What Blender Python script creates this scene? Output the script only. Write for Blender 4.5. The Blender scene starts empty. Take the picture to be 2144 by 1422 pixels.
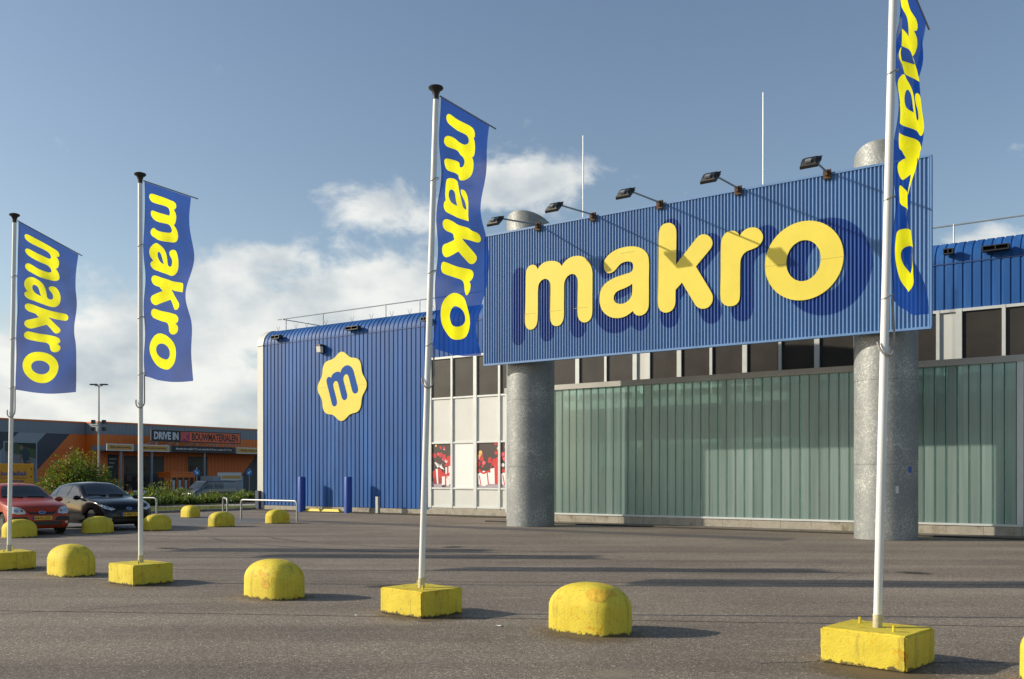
import bpy, bmesh, math, random
import numpy as np
from mathutils import Vector, Matrix
from mathutils.geometry import delaunay_2d_cdt
from mathutils.bvhtree import BVHTree
random.seed(7)
PI = math.pi
sc = bpy.context.scene
col = sc.collection

# ------------------------------------------------------------------ camera, sky, sun
F, CX, HY, H = 2040.0, 1072.0, 998.0, 1.65          # focal length and horizon in photo pixels, eye height
TH = math.atan(2040 / 2832.0)                        # the shop front runs at this angle to the picture
CT, ST = math.cos(TH), math.sin(TH)
SUN_EL, SUN_AZ = math.radians(23.3), math.radians(-3.0)

cam = bpy.data.cameras.new('camera'); co = bpy.data.objects.new('camera', cam); col.objects.link(co)
co.location = (0, 0, H); co.rotation_euler = (PI / 2, 0, 0)
cam.sensor_width = 36; cam.lens = 36 * F / 2144; cam.shift_y = (HY - 711) / 2144
cam.clip_start = 0.1; cam.clip_end = 6000
sc.camera = co
sc.view_settings.view_transform = 'Standard'; sc.view_settings.look = 'None'
sc.view_settings.exposure = 0.22; sc.view_settings.gamma = 1

def px_dir(px, py):
    az = math.atan((px - CX) / F)
    return az, math.atan((HY - py) / F * math.cos(az))

def make_world():
    w = bpy.data.worlds.new('World'); sc.world = w; w.use_nodes = True
    nt = w.node_tree; nt.nodes.clear()
    N = nt.nodes.new; L = nt.links.new
    def math_(op, a, b=None, c=None):
        n = N('ShaderNodeMath'); n.operation = op
        for i, x in enumerate((a, b, c)):
            if x is None: continue
            if isinstance(x, (int, float)): n.inputs[i].default_value = x
            else: L(x, n.inputs[i])
        return n.outputs[0]
    sky = N('ShaderNodeTexSky'); sky.sky_type = 'NISHITA'; sky.sun_disc = False
    sky.sun_elevation = SUN_EL; sky.sun_rotation = math.radians(270) + SUN_AZ * -1
    sky.air_density = 1.0; sky.dust_density = 1.0; sky.ozone_density = .55; sky.altitude = 0
    tc = N('ShaderNodeTexCoord'); sp = N('ShaderNodeSeparateXYZ'); L(tc.outputs['Generated'], sp.inputs[0])
    az = math_('ARCTAN2', sp.outputs[0], sp.outputs[1]); el = math_('ARCSINE', sp.outputs[2])
    cb = N('ShaderNodeCombineXYZ'); L(az, cb.inputs[0]); L(math_('MULTIPLY', el, 1.5), cb.inputs[1])
    nz = N('ShaderNodeTexNoise'); nz.inputs['Scale'].default_value = 15; nz.inputs['Detail'].default_value = 12
    nz.inputs['Roughness'].default_value = .60; nz.inputs['Distortion'].default_value = .25
    L(cb.outputs[0], nz.inputs['Vector'])
    n2 = N('ShaderNodeTexNoise'); n2.inputs['Scale'].default_value = 10; n2.inputs['Detail'].default_value = 8
    L(cb.outputs[0], n2.inputs['Vector'])
    tot = None
    blobs = [(835, 590, 115, 50, 1.15), (700, 630, 165, 44, 1.0), (560, 690, 150, 45, .8), (470, 640, 70, 50, .5), (260, 690, 130, 70, .75),
             (60, 760, 200, 60, .7), (270, 840, 420, 75, .9), (810, 445, 135, 56, .90), (1140, 375, 150, 55, 1.0),
             (1050, 410, 70, 38, .6), (565, 535, 90, 34, .72), (450, 590, 75, 48, .75), (2090, 500, 110, 26, .85), (2300, 560, 300, 40, .8)]
    for (x, y, rx, ry, amp) in blobs:
        a0, e0 = px_dir(x, y)
        dx = math_('MULTIPLY', math_('SUBTRACT', az, a0), F / rx); dy = math_('MULTIPLY', math_('SUBTRACT', el, e0), F / ry)
        d = math_('ADD', math_('MULTIPLY', dx, dx), math_('MULTIPLY', dy, dy))
        g = math_('MULTIPLY', math_('EXPONENT', math_('MULTIPLY', d, -0.8)), amp)
        tot = g if tot is None else math_('ADD', tot, g)
    # the same broken cloud bank goes on round the whole horizon
    e1 = math_('MULTIPLY', math_('SUBTRACT', el, .09), 9.0)
    gl = math_('MULTIPLY', math_('EXPONENT', math_('MULTIPLY', math_('MULTIPLY', e1, e1), -1.0)), .42)
    tot = math_('ADD', tot, gl)
    dens = math_('ADD', tot, math_('MULTIPLY', math_('SUBTRACT', nz.outputs[0], .5), 2.3))
    mr = N('ShaderNodeMapRange'); mr.interpolation_type = 'SMOOTHSTEP'
    mr.inputs['From Min'].default_value = .36; mr.inputs['From Max'].default_value = 1.02; L(dens, mr.inputs['Value'])
    fac = math_('MULTIPLY', mr.outputs[0], .9)
    cr = N('ShaderNodeValToRGB')
    cr.color_ramp.elements[0].position = .36; cr.color_ramp.elements[0].color = (.50, .56, .60, 1)
    cr.color_ramp.elements[1].position = .60; cr.color_ramp.elements[1].color = (.90, .90, .86, 1)
    L(n2.outputs[0], cr.inputs[0])
    b1 = N('ShaderNodeBackground'); b1.inputs[1].default_value = .115; L(sky.outputs[0], b1.inputs[0])
    b2 = N('ShaderNodeBackground'); b2.inputs[1].default_value = .90; L(cr.outputs[0], b2.inputs[0])
    mx = N('ShaderNodeMixShader'); L(fac, mx.inputs[0]); L(b1.outputs[0], mx.inputs[1]); L(b2.outputs[0], mx.inputs[2])
    out = N('ShaderNodeOutputWorld'); L(mx.outputs[0], out.inputs[0])
make_world()
sun = bpy.data.lights.new('sun', 'SUN'); so = bpy.data.objects.new('sun', sun); col.objects.link(so)
sun.energy = 4.2; sun.angle = math.radians(.6); sun.color = (1, .90, .74)
ldir = Vector((math.cos(SUN_EL) * math.cos(SUN_AZ), math.cos(SUN_EL) * math.sin(SUN_AZ), -math.sin(SUN_EL)))
so.rotation_euler = ldir.to_track_quat('-Z', 'Y').to_euler(); so.location = (-30, 5, 30)

# ------------------------------------------------------------------ coordinates
def uv(u, v): return (u * CT + v * ST, -u * ST + v * CT)          # shop-front frame -> world
def to_uv(x, y): return (x * CT - y * ST, x * ST + y * CT)
def unproj(px, py, v):                                             # photo pixel on the upright plane v -> (u, z)
    a = (px - CX) / F; Y = v / (a * ST + CT)
    return Y * (a * CT - ST), H + (HY - py) / F * Y
def unproj_u(px, py, u):                                           # photo pixel on the upright plane u -> (v, z)
    a = (px - CX) / F; Y = u / (a * CT - ST)
    return Y * (a * ST + CT), H + (HY - py) / F * Y
def ground_px(px, py, z=0):
    Y = F * (H - z) / (py - HY); return ((px - CX) / F * Y, Y)

def at_px(px, u):
    a = (px - CX) / F; Y = u / (a * CT - ST); return a * Y, Y

# ------------------------------------------------------------------ materials
MATS = {}
def mat(name, base, rough=.6, metal=0, var=0, vscale=3, bump=0, bscale=40, coat=0, spec=.5, streak=False, dirt=None, dscale=6, dthr=(.6, .72)):
    if name in MATS: return MATS[name]
    m = bpy.data.materials.new(name); m.use_nodes = True; nt = m.node_tree
    b = nt.nodes['Principled BSDF']; N = nt.nodes.new; L = nt.links.new
    b.inputs['Base Color'].default_value = (*base, 1); b.inputs['Roughness'].default_value = rough
    b.inputs['Metallic'].default_value = metal; b.inputs['Coat Weight'].default_value = coat
    b.inputs['Coat Roughness'].default_value = .04; b.inputs['Specular IOR Level'].default_value = spec
    src = None
    if var or bump or dirt:
        tc = N('ShaderNodeTexCoord'); oi = N('ShaderNodeObjectInfo')
        ad = N('ShaderNodeVectorMath'); ad.operation = 'ADD'
        L(tc.outputs['Object'], ad.inputs[0]); L(oi.outputs['Location'], ad.inputs[1])
        vec = ad.outputs[0]
        if streak:
            mp = N('ShaderNodeMapping'); mp.inputs['Scale'].default_value = (1, 1, .12); L(vec, mp.inputs[0]); vecn = mp.outputs[0]
        else: vecn = vec
    if var:
        nz = N('ShaderNodeTexNoise'); nz.inputs['Scale'].default_value = vscale; nz.inputs['Detail'].default_value = 6
        nz.inputs['Roughness'].default_value = .65; L(vecn, nz.inputs['Vector'])
        mr = N('ShaderNodeMapRange'); mr.inputs['From Min'].default_value = .3; mr.inputs['From Max'].default_value = .7
        mr.inputs['To Min'].default_value = 1 - var; mr.inputs['To Max'].default_value = 1 + var; L(nz.outputs[0], mr.inputs[0])
        mx = N('ShaderNodeMix'); mx.data_type = 'RGBA'; mx.blend_type = 'MULTIPLY'; mx.inputs[0].default_value = 1
        mx.inputs[6].default_value = (*base, 1); L(mr.outputs[0], mx.inputs[7]); src = mx.outputs[2]
        r2 = N('ShaderNodeMapRange'); r2.inputs['To Min'].default_value = max(.03, rough - .12); r2.inputs['To Max'].default_value = min(1, rough + .12)
        L(nz.outputs[0], r2.inputs[0]); L(r2.outputs[0], b.inputs['Roughness'])
    if dirt:
        nd = N('ShaderNodeTexNoise'); nd.inputs['Scale'].default_value = dscale; nd.inputs['Detail'].default_value = 8
        nd.inputs['Roughness'].default_value = .7; L(vecn, nd.inputs['Vector'])
        md = N('ShaderNodeMapRange'); md.inputs['From Min'].default_value = dthr[0]; md.inputs['From Max'].default_value = dthr[1]; L(nd.outputs[0], md.inputs[0])
        m2 = N('ShaderNodeMix'); m2.data_type = 'RGBA'; L(md.outputs[0], m2.inputs[0])
        if src: L(src, m2.inputs[6])
        else: m2.inputs[6].default_value = (*base, 1)
        m2.inputs[7].default_value = (*dirt, 1); src = m2.outputs[2]
    if src: L(src, b.inputs['Base Color'])
    if bump:
        nb = N('ShaderNodeTexNoise'); nb.inputs['Scale'].default_value = bscale; nb.inputs['Detail'].default_value = 5; L(vec, nb.inputs['Vector'])
        bp = N('ShaderNodeBump'); bp.inputs['Strength'].default_value = bump; bp.inputs['Distance'].default_value = .02
        L(nb.outputs[0], bp.inputs['Height']); L(bp.outputs[0], b.inputs['Normal'])
    MATS[name] = m; return m

def asphalt_mat():
    m = bpy.data.materials.new('asphalt'); m.use_nodes = True; nt = m.node_tree; b = nt.nodes['Principled BSDF']
    N = nt.nodes.new; L = nt.links.new
    tc = N('ShaderNodeTexCoord'); P = tc.outputs['Object']
    vo = N('ShaderNodeTexVoronoi'); vo.inputs['Scale'].default_value = 62; L(P, vo.inputs['Vector'])
    v2 = N('ShaderNodeTexVoronoi'); v2.inputs['Scale'].default_value = 130; L(P, v2.inputs['Vector'])
    cr = N('ShaderNodeValToRGB'); e = cr.color_ramp.elements
    e[0].position = 0; e[0].color = (.130, .106, .082, 1); e[1].position = 1; e[1].color = (.45, .395, .325, 1)
    for p, c in ((.45, (.180, .149, .116)), (.8, (.226, .189, .149)), (.93, (.29, .247, .196))):
        x = e.new(p); x.color = (*c, 1)
    sx = N('ShaderNodeSeparateColor'); L(vo.outputs['Color'], sx.inputs[0]); L(sx.outputs[0], cr.inputs[0])
    s2 = N('ShaderNodeSeparateColor'); L(v2.outputs['Color'], s2.inputs[0])
    m0 = N('ShaderNodeMapRange'); m0.inputs['To Min'].default_value = .65; m0.inputs['To Max'].default_value = 1.35; L(s2.outputs[1], m0.inputs[0])
    mx0 = N('ShaderNodeMix'); mx0.data_type = 'RGBA'; mx0.blend_type = 'MULTIPLY'; mx0.inputs[0].default_value = 1
    L(cr.outputs[0], mx0.inputs[6]); L(m0.outputs[0], mx0.inputs[7])
    big = N('ShaderNodeTexNoise'); big.inputs['Scale'].default_value = .22; big.inputs['Detail'].default_value = 7; big.inputs['Roughness'].default_value = .62; L(P, big.inputs['Vector'])
    mp = N('ShaderNodeMapping'); mp.inputs['Rotation'].default_value = (0, 0, .15); mp.inputs['Scale'].default_value = (.10, 1.1, 1); L(P, mp.inputs[0])
    lane = N('ShaderNodeTexNoise'); lane.inputs['Scale'].default_value = .8; lane.inputs['Detail'].default_value = 6; L(mp.outputs[0], lane.inputs['Vector'])
    ma = N('ShaderNodeMath'); ma.operation = 'ADD'; L(big.outputs[0], ma.inputs[0]); L(lane.outputs[0], ma.inputs[1])
    mr = N('ShaderNodeMapRange'); mr.inputs['From Min'].default_value = .75; mr.inputs['From Max'].default_value = 1.25
    mr.inputs['To Min'].default_value = .72; mr.inputs['To Max'].default_value = 1.32; L(ma.outputs[0], mr.inputs[0])
    mx = N('ShaderNodeMix'); mx.data_type = 'RGBA'; mx.blend_type = 'MULTIPLY'; mx.inputs[0].default_value = 1
    L(mx0.outputs[2], mx.inputs[6]); L(mr.outputs[0], mx.inputs[7])
    # moss and sand stains
    st = N('ShaderNodeTexNoise'); st.inputs['Scale'].default_value = 1.7; st.inputs['Detail'].default_value = 9; L(P, st.inputs['Vector'])
    ms = N('ShaderNodeMapRange'); ms.inputs['From Min'].default_value = .66; ms.inputs['From Max'].default_value = .78; ms.inputs['To Max'].default_value = .35; L(st.outputs[0], ms.inputs[0])
    m3 = N('ShaderNodeMix'); m3.data_type = 'RGBA'; L(ms.outputs[0], m3.inputs[0]); L(mx.outputs[2], m3.inputs[6]); m3.inputs[7].default_value = (.30, .26, .19, 1)
    mq = N('ShaderNodeMapping'); mq.inputs['Rotation'].default_value = (0, 0, -.1); mq.inputs['Scale'].default_value = (.7, 5.5, 1); L(P, mq.inputs[0])
    sc3 = N('ShaderNodeTexNoise'); sc3.inputs['Scale'].default_value = .9; sc3.inputs['Detail'].default_value = 3; L(mq.outputs[0], sc3.inputs['Vector'])
    msc = N('ShaderNodeMapRange'); msc.inputs['From Min'].default_value = .69; msc.inputs['From Max'].default_value = .76; msc.inputs['To Max'].default_value = .4; L(sc3.outputs[0], msc.inputs[0])
    m4 = N('ShaderNodeMix'); m4.data_type = 'RGBA'; L(msc.outputs[0], m4.inputs[0]); L(m3.outputs[2], m4.inputs[6]); m4.inputs[7].default_value = (.46, .42, .35, 1)
    L(m4.outputs[2], b.inputs['Base Color'])
    b.inputs['Roughness'].default_value = .82; b.inputs['Specular IOR Level'].default_value = .35
    bp = N('ShaderNodeBump'); bp.inputs['Strength'].default_value = .55; bp.inputs['Distance'].default_value = .006
    L(vo.outputs['Distance'], bp.inputs['Height']); L(bp.outputs[0], b.inputs['Normal'])
    return m

def yellow_mat():
    m = bpy.data.materials.new('yellow_concrete'); m.use_nodes = True; nt = m.node_tree; b = nt.nodes['Principled BSDF']
    N = nt.nodes.new; L = nt.links.new
    tc = N('ShaderNodeTexCoord'); oi = N('ShaderNodeObjectInfo')
    mu = N('ShaderNodeVectorMath'); mu.operation = 'MULTIPLY'; mu.inputs[1].default_value = (3.7, 3.7, 3.7); L(oi.outputs['Location'], mu.inputs[0])
    ad = N('ShaderNodeVectorMath'); ad.operation = 'ADD'; L(tc.outputs['Object'], ad.inputs[0]); L(mu.outputs[0], ad.inputs[1]); P = ad.outputs[0]
    sp = N('ShaderNodeSeparateXYZ'); L(tc.outputs['Object'], sp.inputs[0])
    def noise(scale, det=7, rough=.65, vec=P):
        n = N('ShaderNodeTexNoise'); n.inputs['Scale'].default_value = scale; n.inputs['Detail'].default_value = det; n.inputs['Roughness'].default_value = rough; L(vec, n.inputs['Vector']); return n.outputs[0]
    def rng(x, a, b_, c=0, d=1):
        r = N('ShaderNodeMapRange'); r.inputs['From Min'].default_value = a; r.inputs['From Max'].default_value = b_
        r.inputs['To Min'].default_value = c; r.inputs['To Max'].default_value = d; L(x, r.inputs[0]); return r.outputs[0]
    def mix(f, a, c):
        x = N('ShaderNodeMix'); x.data_type = 'RGBA'
        L(f, x.inputs[0])
        if isinstance(a, tuple): x.inputs[6].default_value = (*a, 1)
        else: L(a, x.inputs[6])
        x.inputs[7].default_value = (*c, 1); return x.outputs[2]
    c = mix(rng(noise(2.2), .35, .65), (.72, .585, .06), (.60, .475, .04))
    c = mix(rng(noise(24), .56, .68, 0, .6), c, (.40, .31, .05))            # grime specks
    c = mix(rng(noise(4.2, 9, .7), .600, .615, 0, .85), c, (.62, .36, .012))  # old coat showing through
    mp = N('ShaderNodeMapping'); mp.inputs['Scale'].default_value = (9, 9, .8); L(P, mp.inputs[0])
    c = mix(rng(noise(1.0, 6, .7, mp.outputs[0]), .54, .70, 0, .55), c, (.14, .115, .04))   # run-off streaks
    c = mix(rng(noise(15, 8, .8), .610, .635, 0, .85), c, (.22, .20, .16))     # chips to the concrete
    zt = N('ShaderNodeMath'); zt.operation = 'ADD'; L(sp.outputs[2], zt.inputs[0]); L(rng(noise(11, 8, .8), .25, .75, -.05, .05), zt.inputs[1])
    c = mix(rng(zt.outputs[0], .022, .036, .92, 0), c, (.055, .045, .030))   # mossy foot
    L(c, b.inputs['Base Color']); b.inputs['Roughness'].default_value = .72; b.inputs['Specular IOR Level'].default_value = .3
    bp = N('ShaderNodeBump'); bp.inputs['Strength'].default_value = .5; bp.inputs['Distance'].default_value = .012
    L(noise(38, 6, .7), bp.inputs['Height']); L(bp.outputs[0], b.inputs['Normal'])
    return m

def cloth_mat(name, c, transp=.10, trans=.42):
    m = bpy.data.materials.new(name); m.use_nodes = True; nt = m.node_tree; nt.nodes.clear(); N = nt.nodes.new; L = nt.links.new
    tc = N('ShaderNodeTexCoord'); w = N('ShaderNodeTexNoise'); w.inputs['Scale'].default_value = 5; w.inputs['Detail'].default_value = 6; L(tc.outputs['Object'], w.inputs['Vector'])
    mr = N('ShaderNodeMapRange'); mr.inputs['To Min'].default_value = .8; mr.inputs['To Max'].default_value = 1.2; L(w.outputs[0], mr.inputs[0])
    mx = N('ShaderNodeMix'); mx.data_type = 'RGBA'; mx.blend_type = 'MULTIPLY'; mx.inputs[0].default_value = 1; mx.inputs[6].default_value = (*c, 1); L(mr.outputs[0], mx.inputs[7])
    d = N('ShaderNodeBsdfDiffuse'); t = N('ShaderNodeBsdfTranslucent'); tr = N('ShaderNodeBsdfTransparent')
    L(mx.outputs[2], d.inputs[0]); L(mx.outputs[2], t.inputs[0])
    a = N('ShaderNodeMixShader'); a.inputs[0].default_value = trans; L(d.outputs[0], a.inputs[1]); L(t.outputs[0], a.inputs[2])
    e = N('ShaderNodeMixShader'); e.inputs[0].default_value = transp; L(a.outputs[0], e.inputs[1]); L(tr.outputs[0], e.inputs[2])
    o = N('ShaderNodeOutputMaterial'); L(e.outputs[0], o.inputs[0]); return m

def plank_glass_mat():
    m = bpy.data.materials.new('channel_glass'); m.use_nodes = True; nt = m.node_tree; nt.nodes.clear(); N = nt.nodes.new; L = nt.links.new
    tc = N('ShaderNodeTexCoord'); oi = N('ShaderNodeObjectInfo'); ad = N('ShaderNodeVectorMath'); ad.operation = 'ADD'; L(tc.outputs['Object'], ad.inputs[0]); L(oi.outputs['Location'], ad.inputs[1])
    mp = N('ShaderNodeMapping'); mp.inputs['Scale'].default_value = (9, 1, .25); L(ad.outputs[0], mp.inputs[0])
    nz = N('ShaderNodeTexNoise'); nz.inputs['Scale'].default_value = 1.0; nz.inputs['Detail'].default_value = 5; L(mp.outputs[0], nz.inputs['Vector'])
    cr = N('ShaderNodeValToRGB'); cr.color_ramp.elements[0].position = .3; cr.color_ramp.elements[0].color = (.48, .66, .62, 1); cr.color_ramp.elements[1].position = .72; cr.color_ramp.elements[1].color = (.74, .88, .84, 1)
    L(nz.outputs[0], cr.inputs[0])
    d = N('ShaderNodeBsdfDiffuse'); L(cr.outputs[0], d.inputs[0])
    tl = N('ShaderNodeBsdfTranslucent'); tl.inputs[0].default_value = (.70, .90, .84, 1)
    tr = N('ShaderNodeBsdfTransparent'); tr.inputs[0].default_value = (.74, .95, .88, 1)
    g = N('ShaderNodeBsdfGlossy'); g.inputs['Roughness'].default_value = .2; g.inputs[0].default_value = (.9, .95, .95, 1)
    mr = N('ShaderNodeMapRange'); mr.inputs['To Min'].default_value = .50; mr.inputs['To Max'].default_value = .70; L(oi.outputs['Random'], mr.inputs[0])
    a = N('ShaderNodeMixShader'); a.inputs[0].default_value = .35; L(d.outputs[0], a.inputs[1]); L(tl.outputs[0], a.inputs[2])
    b = N('ShaderNodeMixShader'); L(mr.outputs[0], b.inputs[0]); L(a.outputs[0], b.inputs[1]); L(tr.outputs[0], b.inputs[2])
    fr = N('ShaderNodeFresnel'); fr.inputs[0].default_value = 1.55
    c = N('ShaderNodeMixShader'); L(fr.outputs[0], c.inputs[0]); L(b.outputs[0], c.inputs[1]); L(g.outputs[0], c.inputs[2])
    o = N('ShaderNodeOutputMaterial'); L(c.outputs[0], o.inputs[0]); return m

def mat_clear():  # for the added lobby roof that lets sky light in
    m = bpy.data.materials.new('added_roof_glass'); m.use_nodes = True; nt = m.node_tree; nt.nodes.clear(); N = nt.nodes.new; L = nt.links.new
    d = N('ShaderNodeBsdfTranslucent'); d.inputs[0].default_value = (.8, .85, .82, 1); tr = N('ShaderNodeBsdfTransparent'); tr.inputs[0].default_value = (.9, .95, .93, 1)
    a = N('ShaderNodeMixShader'); a.inputs[0].default_value = .6; L(d.outputs[0], a.inputs[1]); L(tr.outputs[0], a.inputs[2])
    o = N('ShaderNodeOutputMaterial'); L(a.outputs[0], o.inputs[0]); return m
def galv_mat():
    m = bpy.data.materials.new('galvanised_spangle'); m.use_nodes = True; nt = m.node_tree; b = nt.nodes['Principled BSDF']; N = nt.nodes.new; L = nt.links.new
    tc = N('ShaderNodeTexCoord')
    vo = N('ShaderNodeTexVoronoi'); vo.inputs['Scale'].default_value = 30; L(tc.outputs['Object'], vo.inputs['Vector'])
    nz = N('ShaderNodeTexNoise'); nz.inputs['Scale'].default_value = 1.3; nz.inputs['Detail'].default_value = 8; L(tc.outputs['Object'], nz.inputs['Vector'])
    sx = N('ShaderNodeSeparateColor'); L(vo.outputs['Color'], sx.inputs[0])
    ma = N('ShaderNodeMath'); ma.operation = 'MULTIPLY_ADD'; ma.inputs[1].default_value = .42; L(sx.outputs[0], ma.inputs[0]); L(nz.outputs[0], ma.inputs[2])
    cr = N('ShaderNodeValToRGB'); e = cr.color_ramp.elements; e[0].position = .35; e[0].color = (.195, .21, .21, 1); e[1].position = 1.0; e[1].color = (.42, .43, .41, 1)
    x = e.new(.8); x.color = (.265, .28, .275, 1)
    L(ma.outputs[0], cr.inputs[0]); L(cr.outputs[0], b.inputs['Base Color']); b.inputs['Metallic'].default_value = .3
    rr = N('ShaderNodeMapRange'); rr.inputs['To Min'].default_value = .48; rr.inputs['To Max'].default_value = .66; L(sx.outputs[1], rr.inputs[0]); L(rr.outputs[0], b.inputs['Roughness'])
    return m

ASPH = asphalt_mat(); YEL = yellow_mat(); GALV = galv_mat(); PGLASS = plank_glass_mat()
FLAG_BLUE = cloth_mat('flag_blue', (.008, .052, .30), .12, .58); FLAG_YEL = cloth_mat('flag_yellow', (.88, .86, .012), .03, .58)
BLUE = mat('blue_cladding', (.020, .096, .305), .55, 0, .22, 1.4, 0, 40, spec=.22, streak=True, dirt=(.042, .145, .39), dscale=.7, dthr=(.52, .72))
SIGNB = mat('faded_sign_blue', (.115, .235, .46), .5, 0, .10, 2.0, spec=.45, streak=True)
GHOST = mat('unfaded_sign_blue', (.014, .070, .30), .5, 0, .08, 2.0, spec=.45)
LETY = mat('letter_yellow', (.77, .635, .08), .45, 0, .05, 1.5, spec=.35)
LETB = mat('badge_blue', (.015, .085, .34), .6, spec=.1)
WHT = mat('pole_white', (.74, .75, .73), .4, 0, .06, 2, dirt=(.5, .46, .38), dscale=3, dthr=(.62, .8))
PANELW = mat('pale_panel', (.60, .61, .58), .5, 0, .05, .8, dirt=(.45, .43, .38), dscale=2.2, dthr=(.66, .85))
FRAME = mat('aluminium_frame', (.58, .61, .60), .45, .15, .06, 2)
TRIMW = mat('cream_trim', (.60, .59, .52), .5, 0, .06, 1)
DARKP = mat('dark_panel', (.040, .036, .032), .35, 0, .15, 1.2, spec=.35)
BLACK = mat('black_plastic', (.014, .014, .015), .5)
GREYM = mat('galvanised_tube', (.36, .37, .36), .45, .5, .12, 3, dirt=(.16, .08, .03), dscale=4, dthr=(.64, .74))
LAMPG = mat('lamp_glass', (.75, .72, .62), .15)
RUST = mat('rusty_bracket', (.10, .055, .03), .8, .2, .3, 12)
CONC = mat('plinth_concrete', (.36, .33, .27), .85, 0, .18, 3, .3, 30, dirt=(.17, .14, .09), dscale=2.5, dthr=(.52, .7))
POSTB = mat('blue_post', (.010, .06, .32), .5, 0, .1, 3)
ORANGE = mat('orange_cladding', (.74, .165, .018), .5, 0, .06, 1)
GREYC = mat('grey_cladding', (.20, .225, .25), .5, 0, .06, 1)
NAVYC = mat('dark_cladding', (.042, .050, .066), .5, 0, .06, 1)
LGREY = mat('light_grey_cladding', (.28, .31, .34), .5, 0, .06, 1)
ROOFM = mat('roof_membrane', (.2, .2, .2), .9)
WHITEP = mat('white_print', (.78, .78, .76), .5); BLACKP = mat('black_print', (.012, .012, .014), .5)
REDP = mat('red_print', (.52, .022, .03), .45); PINKP = mat('pink_print', (.72, .12, .22), .45)
TUBEG = mat('grey_rail', (.34, .37, .37), .45, .5, .08, 3)
RODW = mat('white_rod', (.8, .8, .8), .4)

# ------------------------------------------------------------------ mesh helpers
def point_in(loops, x, y):
    inside = False
    for lp in loops:
        j = len(lp) - 1
        for i in range(len(lp)):
            xi, yi = lp[i]; xj, yj = lp[j]
            if (yi > y) != (yj > y) and x < (xj - xi) * (y - yi) / (yj - yi) + xi: inside = not inside
            j = i
    return inside
def cdt(loops, extra=(), keep_all=False):
    vs, es = [], []
    for lp in loops:
        o = len(vs); vs += [Vector(p) for p in lp]; es += [(o + i, o + (i + 1) % len(lp)) for i in range(len(lp))]
    vs += [Vector(p) for p in extra]
    r = delaunay_2d_cdt(vs, es, [], 0, 1e-6)
    V = [(p.x, p.y) for p in r[0]]; T, inn = [], []
    for f in r[2]:
        cx_ = sum(V[i][0] for i in f) / 3; cy_ = sum(V[i][1] for i in f) / 3
        q = point_in(loops, cx_, cy_)
        if q or keep_all: T.append(tuple(f)); inn.append(q)
    return V, T, inn
def smooth_loop(pts, n=5):
    """closed outline; a third value marks a sharp corner"""
    out, k = [], len(pts)
    P = [Vector(p[:2]) for p in pts]; C = [len(p) > 2 for p in pts]
    for i in range(k):
        p1, p2 = P[i], P[(i + 1) % k]
        p0 = P[i - 1] if not C[i] else p1 + (p1 - p2); p3 = P[(i + 2) % k] if not C[(i + 1) % k] else p2 + (p2 - p1)
        d1, d2, d3 = [max((a - b).length, 1e-6) ** .5 for a, b in ((p0, p1), (p1, p2), (p2, p3))]
        m1 = ((p1 - p0) / d1 - (p2 - p0) / (d1 + d2) + (p2 - p1) / d2) * d2
        m2 = ((p2 - p1) / d2 - (p3 - p1) / (d2 + d3) + (p3 - p2) / d3) * d2
        for s in range(n):
            t = s / n
            out.append(tuple(p1 * (2 * t**3 - 3 * t**2 + 1) + m1 * (t**3 - 2 * t**2 + t) + p2 * (-2 * t**3 + 3 * t**2) + m2 * (t**3 - t**2)))
    return out

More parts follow.
